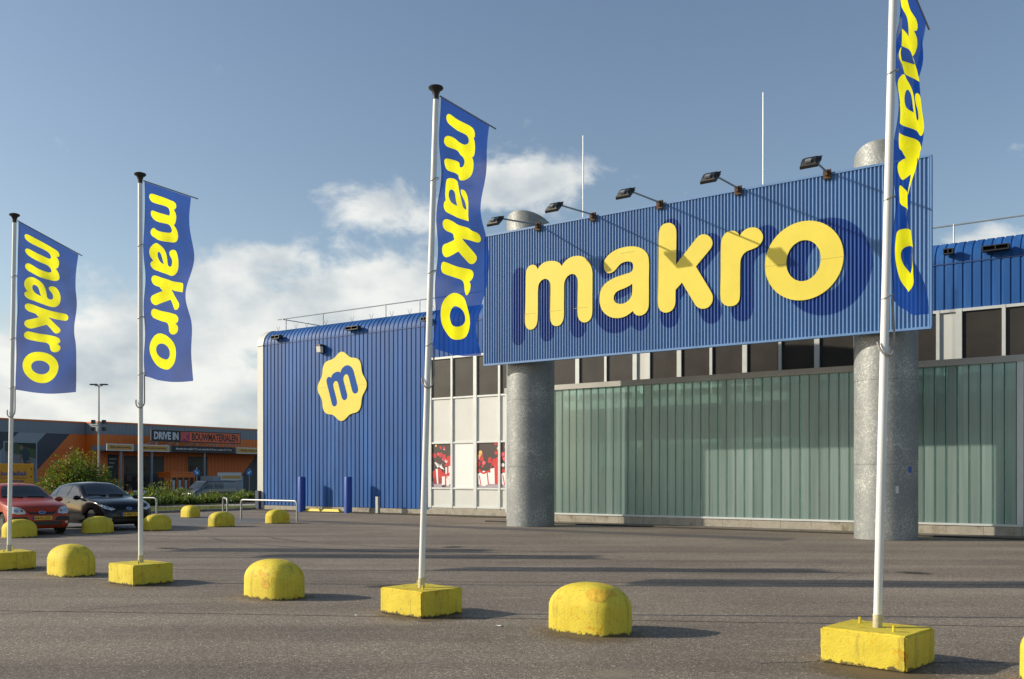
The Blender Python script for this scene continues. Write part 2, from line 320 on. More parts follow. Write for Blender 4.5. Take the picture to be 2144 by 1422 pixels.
class MB:
    def __init__(s, org=(0, 0, 0)): s.v, s.f, s.m, s.o = [], [], [], org
    def add(s, vs, fs, mi=0):
        k = len(s.v); s.v += [tuple(p) for p in vs]; s.f += [tuple(k + i for i in f) for f in fs]; s.m += [mi] * len(fs); return s
    def box(s, x0, x1, y0, y1, z0, z1, mi=0):
        return s.add([(x0, y0, z0), (x1, y0, z0), (x1, y1, z0), (x0, y1, z0), (x0, y0, z1), (x1, y0, z1), (x1, y1, z1), (x0, y1, z1)],
                     [(0, 3, 2, 1), (4, 5, 6, 7), (0, 1, 5, 4), (1, 2, 6, 5), (2, 3, 7, 6), (3, 0, 4, 7)], mi)
    def tube(s, pts, r, n=8, mi=0, closed=False):
        P = [Vector(p) for p in pts]; R = r if isinstance(r, (list, tuple)) else [r] * len(P); k = len(P)
        vs, fs, up = [], [], None
        for i in range(k):
            if closed: t = P[(i + 1) % k] - P[i - 1]
            else: t = P[min(i + 1, k - 1)] - P[max(i - 1, 0)]
            t.normalize()
            if up is None: up = t.orthogonal().normalized()
            up = (up - t * up.dot(t)).normalized(); b = t.cross(up)
            for j in range(n):
                a = 2 * PI * j / n; vs.append(P[i] + (up * math.cos(a) + b * math.sin(a)) * R[i])
        for i in range(k if closed else k - 1):
            for j in range(n):
                a, b2 = i * n, ((i + 1) % k) * n; fs.append((a + j, a + (j + 1) % n, b2 + (j + 1) % n, b2 + j))
        if not closed: fs += [tuple(range(n - 1, -1, -1)), tuple((k - 1) * n + j for j in range(n))]
        return s.add(vs, fs, mi)
    def lathe(s, prof, n=24, c=(0, 0, 0), mi=0, axis='z'):
        vs, fs = [], []
        for r, z in prof:
            for j in range(n):
                a = 2 * PI * j / n; x, y = r * math.cos(a), r * math.sin(a)
                vs.append((c[0] + x, c[1] + y, c[2] + z) if axis == 'z' else (c[0] + x, c[1] + z, c[2] + y))
        k = len(prof)
        for i in range(k - 1):
            for j in range(n):
                q = (i * n + j, i * n + (j + 1) % n, (i + 1) * n + (j + 1) % n, (i + 1) * n + j)
                fs.append(q if axis == 'z' else q[::-1])
        fs += [tuple(range(n - 1, -1, -1)), tuple((k - 1) * n + j for j in range(n))]
        return s.add(vs, fs, mi)
    def slab(s, loops, f0, f1, mi=0):
        """outline (with holes) as a solid: f0, f1 map 2-D points to the front and back faces"""
        V, T, _ = cdt(loops); n = len(V)
        vs = [f0(*p) for p in V] + [f1(*p) for p in V]; fs = []
        for t in T: fs += [t, (t[2] + n, t[1] + n, t[0] + n)]
        cnt = {}
        for t in T:
            for a, b in ((t[0], t[1]), (t[1], t[2]), (t[2], t[0])): cnt[(a, b)] = 1
        for (a, b) in cnt:
            if (b, a) not in cnt: fs.append((b, a, a + n, b + n))
        return s.add(vs, fs, mi)
    def build(s, name, mats, parent=None, smooth=0, bevel=0, fixn=True):
        me = bpy.data.meshes.new(name); o3 = s.o
        me.from_pydata([(x - o3[0], y - o3[1], z - o3[2]) for x, y, z in s.v], [], s.f)
        if not isinstance(mats, (list, tuple)): mats = [mats]
        for m in mats: me.materials.append(m)
        me.polygons.foreach_set('material_index', s.m)
        if fixn:
            bm = bmesh.new(); bm.from_mesh(me); bmesh.ops.recalc_face_normals(bm, faces=bm.faces); bm.to_mesh(me); bm.free()
        if smooth:
            me.polygons.foreach_set('use_smooth', [True] * len(me.polygons)); me.set_sharp_from_angle(angle=math.radians(smooth))
        me.update()
        ob = bpy.data.objects.new(name, me); col.objects.link(ob)
        if parent: ob.parent = parent
        if bevel:
            b = ob.modifiers.new('bevel', 'BEVEL'); b.width = bevel; b.segments = 3; b.limit_method = 'ANGLE'; b.angle_limit = math.radians(40)
        return ob
def tag(o, label=None, cat=None, group=None, kind=None):
    if label: o['label'] = label
    if cat: o['category'] = cat
    if group: o['group'] = group
    if kind: o['kind'] = kind
    return o
def empty(name, loc, rz=0):
    o = bpy.data.objects.new(name, None); col.objects.link(o); o.location = loc; o.rotation_euler = (0, 0, rz); o.empty_display_size = .3; return o
def copy_tree(o, parent=None):
    c = o.copy(); col.objects.link(c); c.parent = parent
    for ch in list(o.children): copy_tree(ch, c)
    return c
def rect(x0, x1, y0, y1): return [(x0, y0), (x1, y0), (x1, y1), (x0, y1)]
DG = None
def text_geo(txt, w, h, bold=0.0, shear=0.0):
    """flat lettering fitted into a w x h box, origin at its lower left"""
    cu = bpy.data.curves.new('t', 'FONT'); cu.body = txt; cu.offset = bold; cu.shear = shear; cu.resolution_u = 3
    ob = bpy.data.objects.new('t', cu); col.objects.link(ob)
    dg = bpy.context.evaluated_depsgraph_get(); me = bpy.data.meshes.new_from_object(ob.evaluated_get(dg))
    V = [(p.co.x, p.co.y) for p in me.vertices]; Fs = [tuple(p.vertices) for p in me.polygons]
    bpy.data.objects.remove(ob); bpy.data.curves.remove(cu); bpy.data.meshes.remove(me)
    x0, x1 = min(p[0] for p in V), max(p[0] for p in V); y0, y1 = min(p[1] for p in V), max(p[1] for p in V)
    return [((x - x0) / (x1 - x0) * w, (y - y0) / (y1 - y0) * h) for x, y in V], Fs

# ------------------------------------------------------------------ ground
def gz(u, v):
    t = min(1, max(0, (-u - 49) / 25)); return -.7 * t * t * (3 - 2 * t)
us = sorted(set([-3000, -1500, -700, -350, -200, -150] + list(range(-120, -20, 3)) + [-15, -5, 5, 20, 60, 150, 400, 1200, 3000]))
vs_ = [-3000, -1200, -400, -150, -60, -20, 0, 15, 30, 45, 60, 80, 110, 160, 300, 700, 1500, 3000]
mb = MB(); idx = {}
for i, u in enumerate(us):
    for j, v in enumerate(vs_): idx[i, j] = len(mb.v); mb.v.append((*uv(u, v), gz(u, v)))
for i in range(len(us) - 1):
    for j in range(len(vs_) - 1): mb.f.append((idx[i, j], idx[i + 1, j], idx[i + 1, j + 1], idx[i, j + 1])); mb.m.append(0)
ground = tag(mb.build('asphalt_ground', ASPH, smooth=60), kind='structure')

def sheet(name, quads, m, z=.004, parent=None, kind='structure'):
    b = MB()
    for q in quads: b.add([(*uv(u, v), gz(u, v) + z) for u, v in q], [tuple(range(len(q)))])
    o = b.build(name, m, parent, fixn=False)
    if kind and not parent: tag(o, kind=kind)
    return o
LINEP = mat('worn_line_paint', (.42, .40, .37), .8, 0, .2, 4, dirt=(.15, .135, .12), dscale=7, dthr=(.45, .6))
JOINT = mat('asphalt_joint', (.042, .038, .035), .9, 0, .2, 3, dirt=(.12, .105, .09), dscale=5, dthr=(.5, .62))
def wstrip(name, pts, w, m, z, parent=ground):
    b = MB(); n = len(pts); L_, R_ = [], []
    for i, (x, y) in enumerate(pts):
        a, c = pts[max(0, i - 1)], pts[min(n - 1, i + 1)]; t = Vector((c[0] - a[0], c[1] - a[1])).normalized(); p = Vector((-t.y, t.x)) * w / 2
        zz = gz(*to_uv(x, y)) + z; L_.append((x + p.x, y + p.y, zz)); R_.append((x - p.x, y - p.y, zz))
    b.add(L_ + R_, [(i, n + i, n + i + 1, i + 1) for i in range(n - 1)]); return b.build(name, m, parent)
rj = random.Random(3)
for (a, b_) in (((-12, 12.6), (16, 9.6)), ((-15, 15.9), (14, 14.6)), ((-20, 22.5), (12, 17.8)), ((-22, 27), (10, 22))):
    wstrip('asphalt_joint', [(a[0] + (b_[0] - a[0]) * k / 40, a[1] + (b_[1] - a[1]) * k / 40 + rj.uniform(-.015, .015)) for k in range(41)], .022, JOINT, .003)
TYRM = mat('tyre_mark', (.085, .072, .060), .85, 0, .2, 5, dirt=(.16, .135, .108), dscale=1.6, dthr=(.42, .6))
for (cx0, cy0, R0, a0, a1) in ((-7.5, 31.0, 5.2, 3.6, 5.6), (-7.5, 31.0, 6.7, 3.7, 5.4), (3.5, 30.0, 11.0, 3.5, 4.6), (3.5, 30.0, 12.5, 3.5, 4.5)):
    wstrip('tyre_mark', [(cx0 + R0 * math.cos(a0 + (a1 - a0) * k / 30), cy0 + .8 * R0 * math.sin(a0 + (a1 - a0) * k / 30)) for k in range(31)], .13, TYRM, .0025)
def stain_mat(name, c, amt):
    m = bpy.data.materials.new(name); m.use_nodes = True; nt = m.node_tree; b = nt.nodes['Principled BSDF']; N = nt.nodes.new; L = nt.links.new
    b.inputs['Base Color'].default_value = (*c, 1); b.inputs['Roughness'].default_value = .9
    tc = N('ShaderNodeTexCoord'); ln = N('ShaderNodeVectorMath'); ln.operation = 'LENGTH'; L(tc.outputs['Object'], ln.inputs[0])
    oi = N('ShaderNodeObjectInfo'); ad = N('ShaderNodeVectorMath'); ad.operation = 'ADD'; L(tc.outputs['Object'], ad.inputs[0]); L(oi.outputs['Location'], ad.inputs[1])
    nz = N('ShaderNodeTexNoise'); nz.inputs['Scale'].default_value = 5; nz.inputs['Detail'].default_value = 9; nz.inputs['Roughness'].default_value = .75; L(ad.outputs[0], nz.inputs['Vector'])
    ma = N('ShaderNodeMath'); ma.operation = 'MULTIPLY_ADD'; ma.inputs[1].default_value = 1.6; L(nz.outputs[0], ma.inputs[0]); L(ln.outputs['Value'], ma.inputs[2])
    mr = N('ShaderNodeMapRange'); mr.interpolation_type = 'SMOOTHSTEP'; mr.inputs['From Min'].default_value = 1.05; mr.inputs['From Max'].default_value = 1.65; mr.inputs['To Min'].default_value = amt; mr.inputs['To Max'].default_value = 0; L(ma.outputs[0], mr.inputs[0])
    L(mr.outputs[0], b.inputs['Alpha']); return m
MOSS = stain_mat('moss_stain', (.17, .125, .06), .75); OIL = stain_mat('oil_stain', (.035, .030, .026), .7); SAND = stain_mat('sand_stain', (.36, .31, .23), .5)
def stain(x, y, sx, sy, rz, m, name):
    b = MB(); n = 24; b.add([(math.cos(2 * PI * k / n), math.sin(2 * PI * k / n), 0) for k in range(n)], [tuple(range(n))]); o = b.build(name, m, ground, fixn=False)
    o.location = (x, y, gz(*to_uv(x, y)) + .0015); o.scale = (sx, sy, 1); o.rotation_euler = (0, 0, rz)
for (px_, py_) in ((149, 1203), (293, 1222), (574, 1250), (881, 1290), (1235, 1330), (1836, 1410), (30, 1190)): stain(*ground_px(px_, py_), .85, .6, -.7, MOSS, 'moss_stain')
rs = random.Random(21)
for k in range(16):
    x = rs.uniform(-9, 7); y = rs.uniform(7.5, 26)
    stain(x, y, rs.uniform(.25, .7), rs.uniform(.2, .5), rs.uniform(0, 3), OIL if rs.random() < .5 else SAND, 'oil_stain' if rs.random() < .5 else 'sand_stain')
for (x0, y0, a0, n_) in ((-6.5, 11.5, .35, 26), (2.2, 8.6, .2, 22), (-2.0, 18.0, -.1, 40), (5.0, 15.5, .9, 18)):
    pts, x, y, a = [], x0, y0, a0
    for k in range(n_):
        pts.append((x, y)); a += rs.uniform(-.5, .5); a = a0 + (a - a0) * .7; x += .13 * math.cos(a); y += .13 * math.sin(a)
    wstrip('asphalt_crack', pts, .012, JOINT, .0028)
# pale scuffs and dark patches in the paving
PATCH = mat('asphalt_patch', (.095, .085, .078), .85, 0, .25, 20, .4, 60)
sheet('paving_patch', [[(-30, 24.2), (-9, 24.4), (-9, 25.5), (-30, 25.3)]], PATCH, .003, ground)
# parking bays behind the row of bollards
BAYM = mat('bay_paving', (.115, .118, .12), .85, 0, .18, 6, .4, 60)
sheet('bay_paving', [[(-38.4, 4), (-27.3, 4), (-27.3, 25.4), (-38.4, 25.4)]], BAYM, .004, ground)
for v in (8.6, 11.0, 13.4, 15.8, 18.2, 20.6, 23.0, 25.4): sheet('bay_line', [[(-33.5, v - .05), (-27.25, v - .05), (-27.25, v + .05), (-33.5, v + .05)]], LINEP, .009, ground)
sheet('bay_line', [[(-27.35, 4), (-27.23, 4), (-27.23, 25.45), (-27.35, 25.45)]], LINEP, .0085, ground)
sheet('bay_line', [[(-33.56, 4), (-33.45, 4), (-33.45, 25.45), (-33.56, 25.45)]], LINEP, .0085, ground)
# verge, path and beds beyond the kerb
GRASSM = mat('grass_soil', (.060, .085, .022), .9, 0, .35, 2, .5, 30)
SOIL = mat('bed_soil', (.05, .042, .03), .95, 0, .3, 3)
PATHM = mat('path_concrete', (.30, .285, .26), .85, 0, .12, 2)
KERB = mat('kerb_concrete', (.24, .23, .21), .85, 0, .15, 3, dirt=(.06, .055, .04), dscale=2, dthr=(.5, .7))
b = MB()
for k in range(44):
    v0 = 2 + k * 1.0
    if v0 > 31: continue
    q = [uv(-38.75, v0 + .006), uv(-38.60, v0 + .006), uv(-38.60, v0 + .994), uv(-38.75, v0 + .994)]
    b.add([(*p, -.05) for p in q] + [(*p, .11) for p in q], [(0, 3, 2, 1), (4, 5, 6, 7), (0, 1, 5, 4), (1, 2, 6, 5), (2, 3, 7, 6), (3, 0, 4, 7)])
tag(b.build('kerb', KERB), kind='structure')
def gsheet(name, u0, u1, v0, v1, m, z, kind='structure'):
    b = MB(); n = 8
    for j in range(n + 1):
        u = u0 + (u1 - u0) * j / n
        for v in (v0, v1): b.v.append((*uv(u, v), gz(u, v) + z))
    for j in range(n): b.f.append((2 * j, 2 * j + 2, 2 * j + 3, 2 * j + 1)); b.m.append(0)
    return tag(b.build(name, m), kind=kind)
gsheet('grass_verge', -42.5, -38.75, 0, 60, GRASSM, .09)
gsheet('footpath', -45.6, -42.5, 0, 80, PATHM, .07)
gsheet('planting_bed', -53, -45.6, 0, 80, SOIL, .10)
gsheet('store_road', -88, -54, -20, 160, mat('road_asphalt', (.10, .10, .10), .85, 0, .15, 1), .02)
# the raised slab strip along the shop front
PAVE = mat('paving_slab', (.17, .15, .125), .85, 0, .25, 3, dirt=(.09, .085, .05), dscale=1.5, dthr=(.5, .7))
rt = tag(MB().add([(*uv(u, v), z) for z in (-.05, .045) for u, v in ((-38.2, 31.9), (-38.2, 31.2), (-21.6, 31.2), (-21.6, 28.3), (8, 28.3), (8, 31.9))],
         [(6, 7, 8, 9, 10, 11)] + [(i, (i + 1) % 6, (i + 1) % 6 + 6, i + 6) for i in range(6)]).build('pavement', SOIL), kind='structure')
slab0 = None; pv = random.Random(5)
for row in range(2):
    for k in range(44):
        u = -21.4 + k * .605
        if u > 5: continue
        if slab0 is None:
            bb = MB(); bb.box(-.297, .297, -.297, .297, 0, .02); slab0 = bb.build('paving_slab', PAVE); s_ = slab0
        else: s_ = slab0.copy(); col.objects.link(s_)
        s_.parent = rt; s_.location = (*uv(u + .3, 28.62 + row * .605 - .01), .03 + pv.uniform(-.003, .006)); s_.rotation_euler = (pv.uniform(-.006, .006), pv.uniform(-.006, .006), -TH)

# ------------------------------------------------------------------ lettering traced on the sign plane
VL, VS = 25.652, 25.70
def tr(pts, sc_, ox, oy): return [(ox + p[0] / sc_, oy + p[1] / sc_) + (('c',) if len(p) > 2 else ()) for p in pts]
Lm = tr([(137, 1250), (141, 1000), (145, 700), (148, 540), (160, 465), (195, 410), (250, 387), (295, 400), (320, 440), (324, 460, 1), (345, 420), (400, 365), (470, 337), (545, 330), (620, 345), (660, 372), (684, 408, 1),
  (720, 350), (790, 290), (870, 260), (940, 255), (1010, 275), (1070, 325), (1115, 400), (1138, 490), (1140, 600), (1138, 900), (1135, 1110), (1118, 1180), (1075, 1230), (1015, 1246), (960, 1222), (925, 1165), (918, 1090),
  (919, 850), (921, 640), (912, 580), (880, 535), (832, 525), (780, 550), (740, 600), (720, 660), (717, 800), (715, 1000), (714, 1150), (700, 1220), (660, 1280), (605, 1300), (555, 1285), (522, 1235), (512, 1160),
  (514, 900), (516, 720), (510, 660), (480, 612), (435, 597), (385, 618), (345, 670), (330, 740), (327, 950), (323, 1190), (310, 1270), (275, 1330), (220, 1355), (175, 1340), (148, 1300)], 7.11, 1080, 500)
La = tr([(1979, 900), (1976, 1000), (1965, 1050), (1930, 1105), (1885, 1135), (1830, 1145), (1785, 1130), (1755, 1100), (1742, 1075, 1), (1700, 1110), (1640, 1150), (1570, 1175), (1500, 1182), (1420, 1170), (1340, 1125), (1280, 1055), (1250, 960), (1246, 870),
  (1262, 775), (1310, 690), (1380, 630), (1470, 580), (1560, 548), (1640, 522), (1705, 500), (1735, 470), (1748, 420), (1742, 375), (1720, 348), (1680, 337), (1620, 345), (1565, 370), (1520, 415), (1480, 465), (1435, 500), (1390, 513),
  (1350, 500), (1322, 460), (1311, 400), (1318, 330), (1350, 275), (1410, 215), (1500, 160), (1600, 128), (1700, 114), (1780, 117), (1860, 140), (1925, 185), (1965, 250), (1980, 330), (1979, 600)], 7.11, 1080, 500)
Lah = tr([(1733, 668, 1), (1680, 705), (1620, 735), (1550, 762), (1500, 790), (1468, 830), (1456, 880), (1468, 930), (1505, 960), (1560, 970), (1620, 958), (1675, 920), (1715, 865), (1732, 790)], 7.11, 1080, 500)
Lk = tr([(105, 1160), (108, 900), (112, 600), (116, 290), (128, 230), (165, 180), (240, 158), (295, 180), (325, 225), (332, 280), (330, 500), (327, 675, 1), (463, 502), (600, 330), (640, 305), (690, 302), (740, 325), (772, 365), (780, 420), (762, 470), (735, 505), (655, 602), (575, 700, 1),
  (668, 855), (760, 1010), (780, 1055), (783, 1110), (765, 1165), (720, 1210), (655, 1225), (605, 1210), (570, 1180), (540, 1130), (470, 1015), (402, 900, 1), (322, 990, 1), (321, 1070), (320, 1140), (308, 1195), (275, 1245), (205, 1273), (150, 1258), (115, 1215)], 5.927, 1360, 440)
Lr = tr([(880, 1085), (882, 800), (885, 430), (890, 385), (912, 325), (960, 275), (1030, 256), (1080, 272), (1110, 305), (1117, 332, 1), (1140, 285), (1190, 240), (1250, 217), (1310, 217), (1360, 240), (1395, 285), (1407, 330), (1398, 380), (1370, 425), (1320, 465), (1260, 490), (1200, 515), (1155, 560), (1130, 620), (1125, 680),
  (1122, 900), (1118, 1085), (1105, 1135), (1060, 1180), (990, 1193), (930, 1175), (892, 1135)], 5.927, 1360, 440)
def on_sign(lp): return smooth_loop([unproj(p[0], p[1], VL) + tuple(p[2:]) for p in lp], 4)
def ring(cu, cz, ru, rz, n=72): return [(cu + ru * math.cos(2 * PI * i / n), cz + rz * math.sin(2 * PI * i / n)) for i in range(n)]
LETTERS = [('m', [on_sign(Lm)]), ('a', [on_sign(La), on_sign(Lah)]), ('k', [on_sign(Lk)]), ('r', [on_sign(Lr)]),
           ('o', [ring(-8.893, 7.415, 1.065, 1.055), ring(-8.893, 7.415, .468, .545)])]
WU0 = min(p[0] for p in LETTERS[0][1][0]); WZ0 = 6.38
def word(f): return [[f(p[0] - WU0, p[1] - WZ0) for p in lp] for _, lps in LETTERS for lp in lps]

# ------------------------------------------------------------------ the big sign
SU0, SU1, SZ0, SZ1 = -19.62, -5.72, 5.38, 9.59
OS = (-12.67, 25.8, 0)
sign = tag(empty('shop_sign', (*uv(OS[0], OS[1]), 0), -TH), 'long blue corrugated sign board with big yellow letters carried on two round columns', 'sign')
def build_sign():
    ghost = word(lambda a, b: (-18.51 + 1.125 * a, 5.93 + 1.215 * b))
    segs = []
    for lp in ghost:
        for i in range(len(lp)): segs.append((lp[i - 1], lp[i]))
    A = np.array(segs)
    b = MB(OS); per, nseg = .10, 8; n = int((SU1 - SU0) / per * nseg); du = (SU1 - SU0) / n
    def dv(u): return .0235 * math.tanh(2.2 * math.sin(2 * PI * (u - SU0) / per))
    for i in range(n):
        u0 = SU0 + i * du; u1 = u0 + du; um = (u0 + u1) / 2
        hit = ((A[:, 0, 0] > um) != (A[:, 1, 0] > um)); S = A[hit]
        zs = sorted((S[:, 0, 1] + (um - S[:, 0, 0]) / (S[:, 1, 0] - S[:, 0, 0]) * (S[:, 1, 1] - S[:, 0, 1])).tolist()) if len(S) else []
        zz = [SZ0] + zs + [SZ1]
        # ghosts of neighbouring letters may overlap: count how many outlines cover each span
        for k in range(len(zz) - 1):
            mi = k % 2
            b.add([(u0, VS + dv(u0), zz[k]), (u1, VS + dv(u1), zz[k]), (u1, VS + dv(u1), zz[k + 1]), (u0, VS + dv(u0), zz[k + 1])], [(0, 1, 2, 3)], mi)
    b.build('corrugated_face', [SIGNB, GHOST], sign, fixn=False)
    t = MB(OS)
    t.box(SU0 - .04, SU1 + .04, VS - .035, VS + .10, SZ1, SZ1 + .06); t.box(SU0 - .04, SU1 + .04, VS - .035, VS + .10, SZ0 - .06, SZ0)
    t.box(SU0 - .045, SU0, VS - .03, VS + .10, SZ0, SZ1); t.box(SU1, SU1 + .045, VS - .03, VS + .10, SZ0, SZ1)
    t.build('edge_trim', SIGNB, sign)
    t = MB(OS); t.box(SU0, SU1, VS + .03, VS + .09, SZ0, SZ1); t.build('backing', GREYM, sign)
    for z in (6.1, 7.5, 8.9):
        t = MB(OS); t.box(SU0 + .3, SU1 - .3, VS + .09, VS + .21, z - .06, z + .06); t.build('support_beam', GREYM, sign)
    for nm, lps in LETTERS:
        t = MB(OS); t.slab(lps, lambda u, z: (u, VL, z), lambda u, z: (u, VL + .02, z)); o = t.build('letter', LETY, sign); o['label'] = 'yellow letter %s on the blue sign' % nm
    for px in (1226, 1602):
        u, _ = unproj(px, 400, 26.0)
        t = MB(OS); t.tube([(u, 25.86, SZ1 - .6), (u, 25.86, 11.0), (u, 25.86, 12.25)], [.022, .021, .018], 6); t.build('lightning_rod', RODW, sign)
    SEAM = mat('letter_seam', (.42, .33, .08), .6)
    for (u0, u1, z) in ((-9.955, -9.362, 7.385), (-8.423, -7.83, 7.385), (-17.98, -17.54, 6.86), (-17.03, -16.56, 6.86), (-16.1, -15.62, 6.86), (-14.46, -13.98, 8.35)):
        t = MB(OS); t.box(u0, u1, VL - .0012, VL + .004, z - .006, z + .006); t.build('letter_seam', SEAM, sign)
build_sign()

# floodlights on arms along the top of the sign
lampd = [(1128, 470, 1037, 463, 'm', 1.76), (1243, 446, 1160, 434, 'a', 1.99), (1383, 418, 1309, 405, 'k', 2.3), (1547, 389, 1487, 372, 'r', 2.4), (1733, 360, 1697, 340, 'o', 2.45)]
for (bx, by, hx, hy, ch, dvl) in lampd:
    vh = VS - dvl; u, z = unproj(bx, by, VS - .02); u2, z2 = unproj(hx, hy, vh)
    OL = (u, VS, 9.64); r = tag(empty('sign_floodlight', (*uv(u, VS), 9.64), -TH), {'m': 'black floodlight arm above the letter m on the blue sign', 'a': 'black floodlight arm above the letter a on the blue sign', 'k': 'black floodlight arm above the letter k on the blue sign', 'r': 'black floodlight arm above the letter r on the blue sign', 'o': 'black floodlight arm above the letter o on the blue sign'}[ch], 'floodlight', 'floodlights along the sign')
    t = MB(OL); t.box(u - .10, u + .10, VS - .10, VS - .036, 9.48, 9.72); t.box(u - .03, u + .03, VS - .16, VS - .1, 9.55, 9.7); t.build('bracket', RUST, r)
    c = Vector((u2, vh, z2)); an = math.radians(42)
    def P(x, q, h_): return (c.x + x, c.y + q * math.cos(an) + h_ * math.sin(an), c.z + q * math.sin(an) - h_ * math.cos(an))   # q runs up the tilted head, h_ towards the letters
    t = MB(OL); t.tube([(u, VS - .10, 9.66), P(0, .16, -.02)], .026, 8); t.build('arm', GREYC, r)
    t = MB(OL); ring_ = []
    for (wx, q0, q1, h_) in ((.15, -.12, .12, -.085), (.215, -.20, .18, -.03), (.225, -.21, .19, .05)): ring_.append([P(-wx, q0, h_), P(wx, q0, h_), P(wx, q1, h_), P(-wx, q1, h_)])
    t.add(sum(ring_, []), [(0, 1, 2, 3), (11, 10, 9, 8)] + [(i * 4 + j, i * 4 + (j + 1) % 4, i * 4 + 4 + (j + 1) % 4, i * 4 + 4 + j) for i in range(2) for j in range(4)])
    hd = t.build('lamp_head', BLACK, r, bevel=.012)
    t = MB(OL); t.add([P(-.2, -.185, .0515), P(.2, -.185, .0515), P(.2, .165, .0515), P(-.2, .165, .0515)], [(0, 1, 2, 3)]); t.build('lamp_glass', mat('lamp_lens', (.03, .03, .033), .1), hd)
    t = MB(OL); t.tube([P(-.235, 0, 0), P(-.235, .2, -.02), P(.235, .2, -.02), P(.235, 0, 0)], .014, 6); t.build('yoke', BLACK, hd)
    t = MB(OL); t.add([P(x, q, h_) for h_ in (-.13, -.08) for x, q in ((-.07, -.17), (.07, -.17), (.07, -.06), (-.07, -.06))], [(0, 1, 2, 3), (7, 6, 5, 4)] + [(j, (j + 1) % 4, (j + 1) % 4 + 4, j + 4) for j in range(4)]); t.build('driver_box', TUBEG, hd)

# ------------------------------------------------------------------ columns
def column(uc, vc, label):
    R, OC = .80, (uc, vc, 0)
    r = tag(empty('round_column', (*uv(uc, vc), 0), -TH), label, 'column', 'round steel columns')
    zs = [0, 1.97, 4.17, 6.37, 8.5]
    for i, z0 in enumerate(zs):
        t = MB(OC)
        if i < 4: t.lathe([(R - .012, z0), (R - .012, z0 + .006), (R, z0 + .008), (R, zs[i + 1] - .002)], 96, (uc, vc, 0))
        else:
            n = 96; top = [(uc + R * math.cos(2 * PI * j / n), vc + R * math.sin(2 * PI * j / n)) for j in range(n)]
            t.add([(x, y, z0) for x, y in top] + [(x, y, 9.97 - .5 * (y - vc)) for x, y in top], [(j, (j + 1) % n, n + (j + 1) % n, n + j) for j in range(n)] + [tuple(range(n, 2 * n))])
        t.build('steel_section', GALV, r, smooth=40)
    return r
C1 = column(-18.54, 26.8, 'round galvanised steel column under the letter m end of the sign')
C2 = column(-7.07, 26.8, 'round galvanised steel column with a small blue sticker')
def sticker(px0, px1, py0, py1, m, name, lines=0):
    # a small sheet stuck to the round column
    t = MB((-7.07, 26.8, 0)); R = .803
    def hit(px):
        lo, hi = 0, 2 * PI; best = None
        for k in range(720):
            a = PI + k * PI / 720; u, v = -7.07 + R * math.cos(a), 26.8 + R * math.sin(a); X, Y = uv(u, v)
            e = abs(X / Y * F + CX - px)
            if best is None or e < best[0]: best = (e, a, Y)
        return best[1], best[2]
    a0, Y0 = hit(px0); a1, _ = hit(px1); z0, z1 = H + (HY - py1) / F * Y0, H + (HY - py0) / F * Y0
    vs, n = [], 4
    for k in range(n + 1):
        a = a0 + (a1 - a0) * k / n
        for z in (z0, z1): vs.append((-7.07 + R * math.cos(a), 26.8 + R * math.sin(a), z))
    t.add(vs, [(2 * k, 2 * k + 2, 2 * k + 3, 2 * k + 1) for k in range(n)])
    return t.build(name, m, C2)
sticker(1902, 1909, 977, 990, mat('sticker_blue', (.02, .09, .4), .4), 'sticker')
sticker(1875, 1882, 1018, 1033, mat('sticker_white', (.6, .6, .58), .4), 'sticker')

# ------------------------------------------------------------------ shop building
OB = (-27.45, 32.0, 0)
shop = tag(empty('warehouse_shop', (*uv(OB[0], OB[1]), 0), -TH), 'large blue clad warehouse shop with curved eaves and a green channel glass front', 'shop building')
RC = .75; ZC = 8.15
def clad(name, u0, u1, z0, per=.262, depth=.026, flip=False):
    b = MB(OB); path = [(32.0, z0, 0, -1), (32.0, ZC, 0, -1)]
    path = [((32.0, z0), (-1, 0)), ((32.0, ZC), (-1, 0))]
    for k in range(1, 11):
        a = PI / 2 * k / 10; path.append(((32.0 + RC - RC * math.cos(a), ZC + RC * math.sin(a)), (-math.cos(a), math.sin(a))))
    path.append(((36.0, ZC + RC), (0, 1)))
    prof = [(0, 0), (.20, 0), (.26, 1), (.94, 1), (1.0, 0)]
    us_ = []
    n = int(round((u1 - u0) / per))
    for i in range(n):
        for f, d in prof[:-1]: us_.append((u0 + (i + f) * (u1 - u0) / n, d * depth))
    us_.append((u1, 0)); k = len(path)
    for u, d in us_:
        for (p, nn) in path: b.v.append((u, p[0] + nn[0] * d, p[1] + nn[1] * d))
    for i in range(len(us_) - 1):
        for j in range(k - 1): b.f.append((i * k + j, (i + 1) * k + j, (i + 1) * k + j + 1, i * k + j + 1)); b.m.append(0)
    me = b.build(name, BLUE, shop, smooth=25, fixn=False); return me
clad('ribbed_wall', -38.2, -27.42, .25)
clad('ribbed_fascia', -27.40, 9.0, 6.75)
# seam where the curved sheets start
for (a, c) in ((-38.2, -27.42), (-27.40, 9.0)):
    t = MB(OB); t.box(a, c, 31.953, 31.957, ZC - .012, ZC + .012); t.build('sheet_joint', mat('sheet_joint', (.02, .05, .16), .6), shop)
